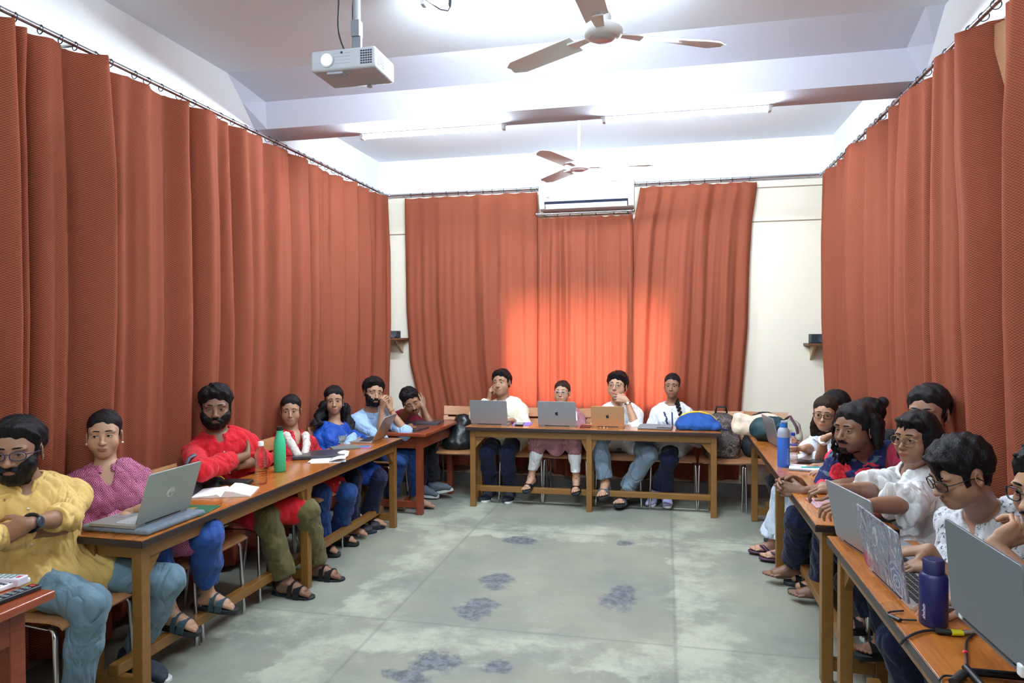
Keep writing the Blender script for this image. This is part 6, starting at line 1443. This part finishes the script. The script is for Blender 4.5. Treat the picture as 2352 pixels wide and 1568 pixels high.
def L5():
    h = H(767, 920, 0, -2.65)
    person('person in blue kurta with beaded grey front panel, long wavy hair', (.80, -.60), (-2.64, 5.18, .56), h, look(h, .48, -.88, .02),
        [((-2.40, 5.02, .70), (.7, .2, -.2), (0, 0, -1), .4), (P3(826, 1012, 0, -2.40), (.35, -.75, -.25), (0, 0, -1), .35)],
        [((-2.40, 4.98, .10), (1, -.1, 0), True), ((-2.36, 5.24, .10), (1, .05, 0), True)], 'tan', .95, fem=True, tors=1.0, nb=P3(770, 984, 0, -2.64), face=dict(jaw=.92, lip=1.1),
        elbow=[(-IR*.7+dn), (IR*1.1+dn*.5)], wear=[shirt(K_BLUE, 'kurta', sleeve=1.9, skirt=.8, vee=.0, neck=.074, loose=.018), front_panel(K_GREYK, .030, .17, .80, M_SILV), trousers(K_NAVY, .02, .075, kr=.01),
        drape(K_LBD, [P3(812, 1000, 0, -2.50), P3(806, 1012, 0, -2.46), P3(797, 1026, 0, -2.44)], [.025, .038, .035], 'dupatta'), watch(1, M_SILV, M_SILV, .026, .013, .95), earrings(mat('blue_stone', srgb(110, 120, 200), .2))],
        hair=dict(style='long', t=.016, line=.074, lump=.002, len=.16, tails=[[P3(790, 930, 0, -2.62), P3(797, 955, 0, -2.60), P3(803, 985, 0, -2.56), P3(800, 1003, 0, -2.53)], [P3(746, 925, 0, -2.70), P3(736, 950, 0, -2.73), P3(726, 975, 0, -2.73)]], tr=.017, spread=.03))
def L6():
    h = H(858, 902, 0, -2.48)
    person('person in light blue shirt, clasped hands held to the mouth, elbows on table', (.86, -.50), (-2.64, 5.86, .565), h, look(h, .66, -.75, .02),
        [(P3(877, 941, 0, -2.37), (.12, -.05, .95), (.55, .75, .1), [.8, .85, .9, .95], .1), (P3(895, 939, 0, -2.36), (-.25, .05, .95), (-.8, .45, 0), [.75, .8, .85, .9], .1)],
        [((-2.42, 5.84, .10), (1, -.3, 0), True), ((-2.20, 5.92, .10), (1, 0, 0), True)], 'tan', .98, roll=-.12, nb=P3(850, 950, 0, -2.52), tors=1.0,
        elbow=[(dn*1.2-IR*.45+V(.3, 0, 0)), (dn*1.2+IR*.5+V(.3, 0, 0))], gaze=look(h, .15, -.95, .1), wear=[shirt(K_SKY, sleeve=[1.06, 1.06], cuff=.06, collar=(K_SKY, .03, .0), vee=.06, loose=.02), trousers(K_DENIM, .018, .06), watch(1, mat('amber_beads', srgb(196, 120, 30), .4), mat('amber_beads'), .029, .006, .90)],
        hair=dict(style='short', t=.024, line=.072, front=.010, burn=.0), beard=dict(t=.005, top=-.052))
def L7():
    h = H(944, 921, 0, -2.32)
    person('person in maroon shirt asleep with head propped on one hand', (.85, -.52), (-2.62, 6.44, .565), h, look(h, .50, -.84, -.30),
        [(P3(944, 978, 0, -2.22), (-.2, -.9, -.05), (0, 0, -1), .3), (P3(972, 934, 0, -2.27), (-.42, .1, .85), (-.6, .45, .4), [.3, .35, .4, .45], .3)],
        [((-2.30, 6.30, .12), (.9, -.1, 0), False), ((-2.18, 6.34, .14), (.95, -.2, .25), True)], 'brown', .98, roll=.38, nb=P3(928, 960, 0, -2.46), tors=1.05, face=dict(open=0, cheek=1.1, jaw=1.05),
        elbow=[(dn-IR*.8), (dn*1.2+IR*.5+V(.4, -.3, 0))], wear=[shirt(K_MAR, sleeve=[1.12, .96], collar=(K_MAR, .024, .0), vee=.05, loose=.016), trousers(K_BLACK, .018, .062), shoes(M_SNK, M_WSOLE, sides=(0, 1))],
        hair=dict(style='tuft', t=.016, line=.066, lump=.004), beard=dict(only_mous=True, t=.004, stubble=.45))
def B1():
    h = H(1152, 880, 1, 6.62)
    person('person in cream shirt at the back table, right hand raised to the cheek', (.05, -1), (-1.50, 6.68, .565), h, look(h, -.16, -.97, .14),
        [(P3(1123, 917, 1, 6.56), (.10, -.05, .95), (.85, .3, .1), [.6, .75, .95, 1.], .5), ((-1.40, 6.34, .765), (-.9, -.3, 0), (0, 0, -1), .3)],
        [((-1.64, 6.44, .10), (-.1, -1, 0), True), ((-1.45, 6.44, .10), (.1, -1, 0), True)], 'tan', 1.02, roll=.10, nb=P3(1156, 925, 1, 6.64), tors=1.08, face=dict(jaw=1.12, cheek=1.15),
        elbow=[(dn*1.2+V(-.5, -.3, 0)), (dn+V(.6, 0, 0))], wear=[shirt(K_CREAM, sleeve=[1.8, 1.85], collar=(K_CREAM, .03, .0), vee=.08, loose=.016, hem=.42), trousers(K_NAVY, .024, .06, kr=.01), shoes(M_DKSNK, M_WSOLE)],
        hair=dict(style='short', t=.020, line=.070, front=.008, burn=.0))
def B2():
    h = H(1291, 902, 1, 6.62)
    person('person in mauve kurta with white dupatta and pale glasses, black sandals', (.0, -1), (-.93, 6.66, .56), h, look(h, -.06, -.98, .16),
        [((-1.03, 6.30, .765), (.1, -1, -.1), (0, 0, -1), .3), ((-.83, 6.30, .765), (-.1, -1, -.1), (0, 0, -1), .3)],
        [((-1.21, 6.27, .255), (-.25, -.95, -.25), True), ((-.79, 6.27, .255), (.05, -1, -.25), True)], 'wheat', .93, fem=True, tors=1.08, nb=P3(1296, 945, 1, 6.65), face=dict(cheek=1.15, jaw=1.0),
        gaze=look(h, -.25, -.95, .15), wear=[shirt(K_MAUVE, 'kurta', sleeve=1.85, skirt=1.12, loose=.014), trousers(K_WHITE, .012, .042, len_=.84), scarf(K_DUP, [[P3(1280, 948, 1, 6.52), P3(1282, 968, 1, 6.49)], [P3(1318, 950, 1, 6.54), P3(1322, 985, 1, 6.50)]], .026, 'dupatta'), earrings(M_PEARL), shoes(M_BLKL, M_SOLE, 'sandal2', strap=M_BLKL)],
        hair=dict(style='bun', t=.015, line=.070, lump=.002, m=H_BRN), glasses=dict(m=F_CLR, r=.0020, w=.026, h=.017, half=True))
def B3():
    h = H(1418, 887, 1, 6.60)
    person('person in white kurta and faded jeans, left fist held to the mouth', (.05, -1), (-.42, 6.68, .57), h, look(h, -.20, -.95, .18),
        [((-.56, 6.33, .765), (.1, -1, 0), (0, 0, -1), .3), (P3(1440, 920, 1, 6.44), (-.85, -.05, .30), (-.25, .9, -.2), [.85, .95, 1., 1.05], 1.0)],
        [((-.53, 6.27, .245), (-.1, -1, -.15), True), ((-.36, 6.36, .14), (-.3, -1, 0), True)], 'wheat', 1.02, nb=P3(1420, 935, 1, 6.64), tors=1.12, face=dict(jaw=1.12, cheek=1.2),
        elbow=[(dn+V(-.5, 0, 0)), (dn*1.2+V(.45, 0, 0))], knee=[V(-.25, -.7, 1), V(.75, -.6, .8)], gaze=look(h, -.35, -.93, .2), wear=[shirt(K_WHITE, 'kurta', sleeve=[1.85, 1.2], cuff=.12, hem=.5, collar=(K_WHITE, .026, .0), vee=.10, loose=.02), trousers(K_FADE, .03, .07, kr=.015), watch(1, M_BLKL, M_SILV, .029, .013, .90), shoes(M_SNK, M_SOLE, 'sandal2')],
        hair=dict(style='short', t=.026, line=.058, front=.010, lump=.003), glasses=dict(m=F_GLD, r=.0012, w=.024, h=.018), )
def B4():
    h = H(1544, 886, 1, 6.62)
    person('person in white embroidered top with one long braid over the shoulder', (.0, -1), (.07, 6.68, .56), h, look(h, -.14, -.98, .03),
        [((-.06, 6.44, .68), (.6, -.5, -.1), (0, 0, -1), .4), ((.19, 6.44, .68), (-.6, -.5, -.1), (0, 0, -1), .4)],
        [((-.10, 6.48, .14), (-.25, -.95, -.35), True), ((.015, 6.46, .11), (.05, -1, 0), True)], 'brown', .95, fem=True, tors=.95, nb=P3(1543, 932, 1, 6.64), face=dict(jaw=.90),
        knee=[V(.5, -.8, .9), V(-.1, -.7, 1)], wear=[shirt(K_WHITE2, 'top', sleeve=1.85, hem=.45, neck=.068, loose=.02), embroidery(mat('navy_thread', srgb(26, 40, 92), .7)), trousers(K_NAVY, .016, .056), shoes(M_LAV, M_WSOLE)],
        hair=dict(style='braid', t=.009, line=.076, lump=.0012, tail=[P3(1552, 915, 1, 6.66), P3(1557, 930, 1, 6.56), P3(1562, 948, 1, 6.51), P3(1567, 968, 1, 6.50)], tr=.021))
def R1():
    h = H(1918, 938, 0, 1.20)
    person('person mostly hidden behind the woman in glasses, only dark hair showing', (-.9, -.4), (1.22, 5.45, .56), h, look(h, -.85, -.1, -.35),
        [((.95, 5.50, .755), (-.9, 0, 0), (0, 0, -1), .3), ((.95, 5.30, .755), (-.9, 0, 0), (0, 0, -1), .3)], [((.9, 5.5, .1), (-1, 0, 0), False), ((.9, 5.35, .1), (-1, 0, 0), False)], 'tan', .96, fem=True,
        wear=[shirt(K_CHK, sleeve=1.8), trousers(K_BLACK), shoes(M_BLKL, M_SOLE, 'sandal')], hair=dict(style='long', t=.022, line=.066, len=.12, lump=.002), detail=.7)
def R2():
    h = H(1895, 950, 0, 1.06)
    person('person in white top with dark glasses, chin resting on hand, purple slippers', (-.80, -.60), (1.24, 5.06, .56), h, look(h, -.36, -.93, -.04),
        [(P3(1845, 1030, 0, .88), (-.4, .8, 0), (0, 0, -1), .3), (P3(1893, 1006, 0, .99), (.85, -.25, .38), (-.2, .5, .85), [.4, .45, .5, .6], .3)],
        [((.745, 5.16, .10), (-.98, .15, 0), True), ((.80, 5.02, .10), (-.98, .1, 0), True)], 'wheat', .94, fem=True, nb=H(1905, 1000, 0, 1.15), tors=.95, roll=-.05,
        elbow=[(dn+V(0, .9, 0)), ('at', P3(1884, 1060, 0, 1.01))], wear=[shirt(K_WHITE2, sleeve=[1.1, 1.15], cuff=.1, loose=.018), trousers(K_STR, .035, .10, kr=.02, len_=.84), watch(1, M_WHITED, M_WHITED, .027, .015, .92), shoes(M_PURP, M_PURP, 'flip')],
        hair=dict(style='long', t=.014, line=.072, len=.12, lump=.0015, m=H_BRN), glasses=dict(m=F_BRN, r=.0020, w=.026, h=.0185))
def R3():
    h = H(1990, 960, 0, 1.26)
    person('person with a dark bun behind the man in floral shirt, mostly hidden', (-.9, -.4), (1.28, 4.56, .56), h, look(h, -.75, -.2, -.1),
        [((.98, 4.62, .755), (-.9, 0, 0), (0, 0, -1), .3), ((.98, 4.42, .755), (-.9, 0, 0), (0, 0, -1), .3)], [((.9, 4.6, .1), (-1, 0, 0), False), ((.9, 4.45, .1), (-1, 0, 0), False)], 'tan', .97, fem=True,
        wear=[shirt(K_BLACK, sleeve=1.8), trousers(K_BLACK), shoes(M_BLKL, M_SOLE, 'sandal')], hair=dict(style='bun', t=.018, line=.066, bz=.09, lump=.003), detail=.7)
def R4():
    h = H(1962, 984, 0, .98)
    person('person in navy shirt with red flowers, long curly hair, hands clasped on table', (-.52, -.85), (1.24, 4.14, .57), h, look(h, -.80, -.60, -.05),
        [(P3(1836, 1106, 0, .72), (-.92, -.30, -.02), (.35, -.75, -.3), [.45, .5, .55, .6], .4), (P3(1846, 1128, 0, .72), (-.95, .22, .05), (.1, .85, -.2), [.45, .5, .55, .6], .4)],
        [((.80, 4.62, .13), (-.95, -.12, .0), True), ((.90, 4.30, .12), (-.95, .1, 0), True)], 'dark', 1.03, nb=H(1986, 1036, 0, 1.07), tors=1.0, face=dict(jaw=1.0, nose=1.15, lip=1.1),
        elbow=[(dn+V(.2, .5, 0)), (dn+V(.3, -.6, 0))], gaze=look(h, -.55, -.83, .0), wear=[shirt(K_FLOR, sleeve=[.98, .95], loose=.03, collar=(K_FLOR, .022, .0), vee=.10), trousers(K_NAVY, .03, .085, kr=.015, len_=.90)],
        hair=dict(style='curly', t=.015, line=.070, len=.20, n=130, burn=.0, over=1, asym=1), beard=dict(t=.0035, top=-.082, chin=True, stubble=.55), detail=1.1)
def R5():
    h = H(2132, 948, 0, 1.26)
    person('person with short dark hair, face half hidden behind the woman in white', (-.85, -.5), (1.26, 3.78, .57), h, look(h, -.62, -.78, .0),
        [((1.0, 3.86, .755), (-.9, -.2, 0), (0, 0, -1), .3), ((1.0, 3.66, .755), (-.9, .2, 0), (0, 0, -1), .3)], [((1.18, 3.85, .1), (-1, 0, 0), False), ((1.18, 3.65, .1), (-1, 0, 0), False)], 'brown', 1.02,
        wear=[shirt(K_MAR, sleeve=1.2), trousers(K_BLACK), shoes(M_SNK, M_WSOLE)], hair=dict(style='short', t=.018, line=.066, burn=.02), detail=.9)
def R6():
    h = H(2104, 1006, 0, 1.10)
    person('person in loose white kurta with short bobbed hair and glasses, holding a pencil', (-.96, -.28), (1.24, 3.40, .565), h, look(h, -.80, -.60, -.02),
        [(P3(1928, 1122, 0, .745), (-.85, .05, .05), (-.2, .4, -.8), [.5, .6, .7, .8], .3), (P3(1964, 1160, 0, .77), (-.95, .15, -.1), (.2, .3, -.9), [.35, .4, .45, .5], .3)],
        [((.98, 3.55, .262), (-.95, .1, -.1), True), ((.98, 3.30, .262), (-.95, 0, -.1), True)], 'brown', .97, fem=True, nb=H(2098, 1082, 0, 1.16), tors=1.05, face=dict(cheek=1.1, lip=1.15),
        elbow=[(dn+V(.3, .4, 0)), (dn+V(.4, -.7, 0))], wear=[shirt(K_WHITE, 'kurta', sleeve=[.98, 1.0], loose=.05, skirt=.5, vee=.10, fold=.006, collar=(K_WHITE, .018, .002), placket=(K_WHITE2, .16, .014)), trousers(K_NAVY, .025, .08), pen_in_hand(mat('pink_pencil', srgb(226, 150, 140), .5), 0, P3(1914, 1128, 0, .70), P3(1896, 1102, 0, .68)), earrings(M_SILV, .005), shoes(M_BLKL, M_SOLE, 'sandal')],
        hair=dict(style='bob', t=.013, line=.066, len=.085, lump=.003, fr=.062, over=1), glasses=dict(m=F_GLD, r=.0012, w=.028, h=.0205), detail=1.1)
def R7():
    h = H(2204, 1088, 0, 1.02)
    person('person in white and grey printed kurta bending over a laptop and typing, black glasses', (-.85, -.5), (1.27, 2.78, .565), h, look(h, -.90, -.20, -.38),
        [(P3(2135, 1262, 0, .94), (-.88, .05, -.12), (0, 0, -1), [.25, .3, .35, .4], .3), (P3(2160, 1300, 0, .94), (-.9, .2, -.1), (0, 0, -1), [.25, .3, .3, .35], .3)],
        [((.96, 2.85, .10), (-1, 0, 0), False), ((.96, 2.62, .10), (-1, 0, 0), False)], 'tan', 1.0, nb=H(2262, 1180, 0, 1.17), tors=1.0, face=dict(nose=1.05, s=.95),
        elbow=[(dn+V(.5, .4, 0)), (dn*.7+V(.8, -.5, 0))], gaze=(.75, 2.5, .80), wear=[shirt(K_GPR, 'kurta', sleeve=[1.55, 1.5], loose=.018, vee=.10, neck=.066, skirt=.5, h=.005), trousers(K_NAVY, .02, .07), shoes(M_BLKL, M_SOLE, 'sandal'), watch(1, M_SILV, M_SILV, .0265, .004, 1.0)],
        hair=dict(style='fringe', t=.026, line=.062, lump=.005, fr=.012, burn=.03, nape=-.085), glasses=dict(m=F_BLK, r=.0022, w=.027, h=.0195), detail=1.15)
def R8():
    h = H(2412, 1122, 0, 1.15)
    person('person cut off by the right edge of the photo, hand raised to the mouth', (-.9, -.4), (1.28, 2.12, .565), h, look(h, -.85, -.45, -.12),
        [(P3(2246, 1380, 2, .785), (-.95, .2, -.05), (0, 0, -1), .3), (P3(2280, 1252, 0, .93), (.85, .25, .40), (.25, .75, .3), [.55, .7, .8, .85], .5)],
        [((.96, 2.2, .10), (-1, 0, 0), False), ((.96, 2.0, .10), (-1, 0, 0), False)], 'wheat', 1.02, nb=(1.22, 2.14, 1.02), elbow=[(dn+V(.3, .4, 0)), (dn*1.3+V(-.9, .3, 0))],
        wear=[shirt(K_DKM, sleeve=[1.2, .95], loose=.015), trousers(K_BLACK), shoes(M_SNK, M_WSOLE)], hair=dict(style='tuft', t=.018, line=.064, lump=.005), beard=dict(only_mous=True, t=.003, stubble=.4), glasses=dict(m=F_BLK, r=.0022))
import os
for f in (L1, L2, L3, L4, L5, L6, L7, B1, B2, B3, B4, R1, R2, R3, R4, R5, R6, R7, R8): f()
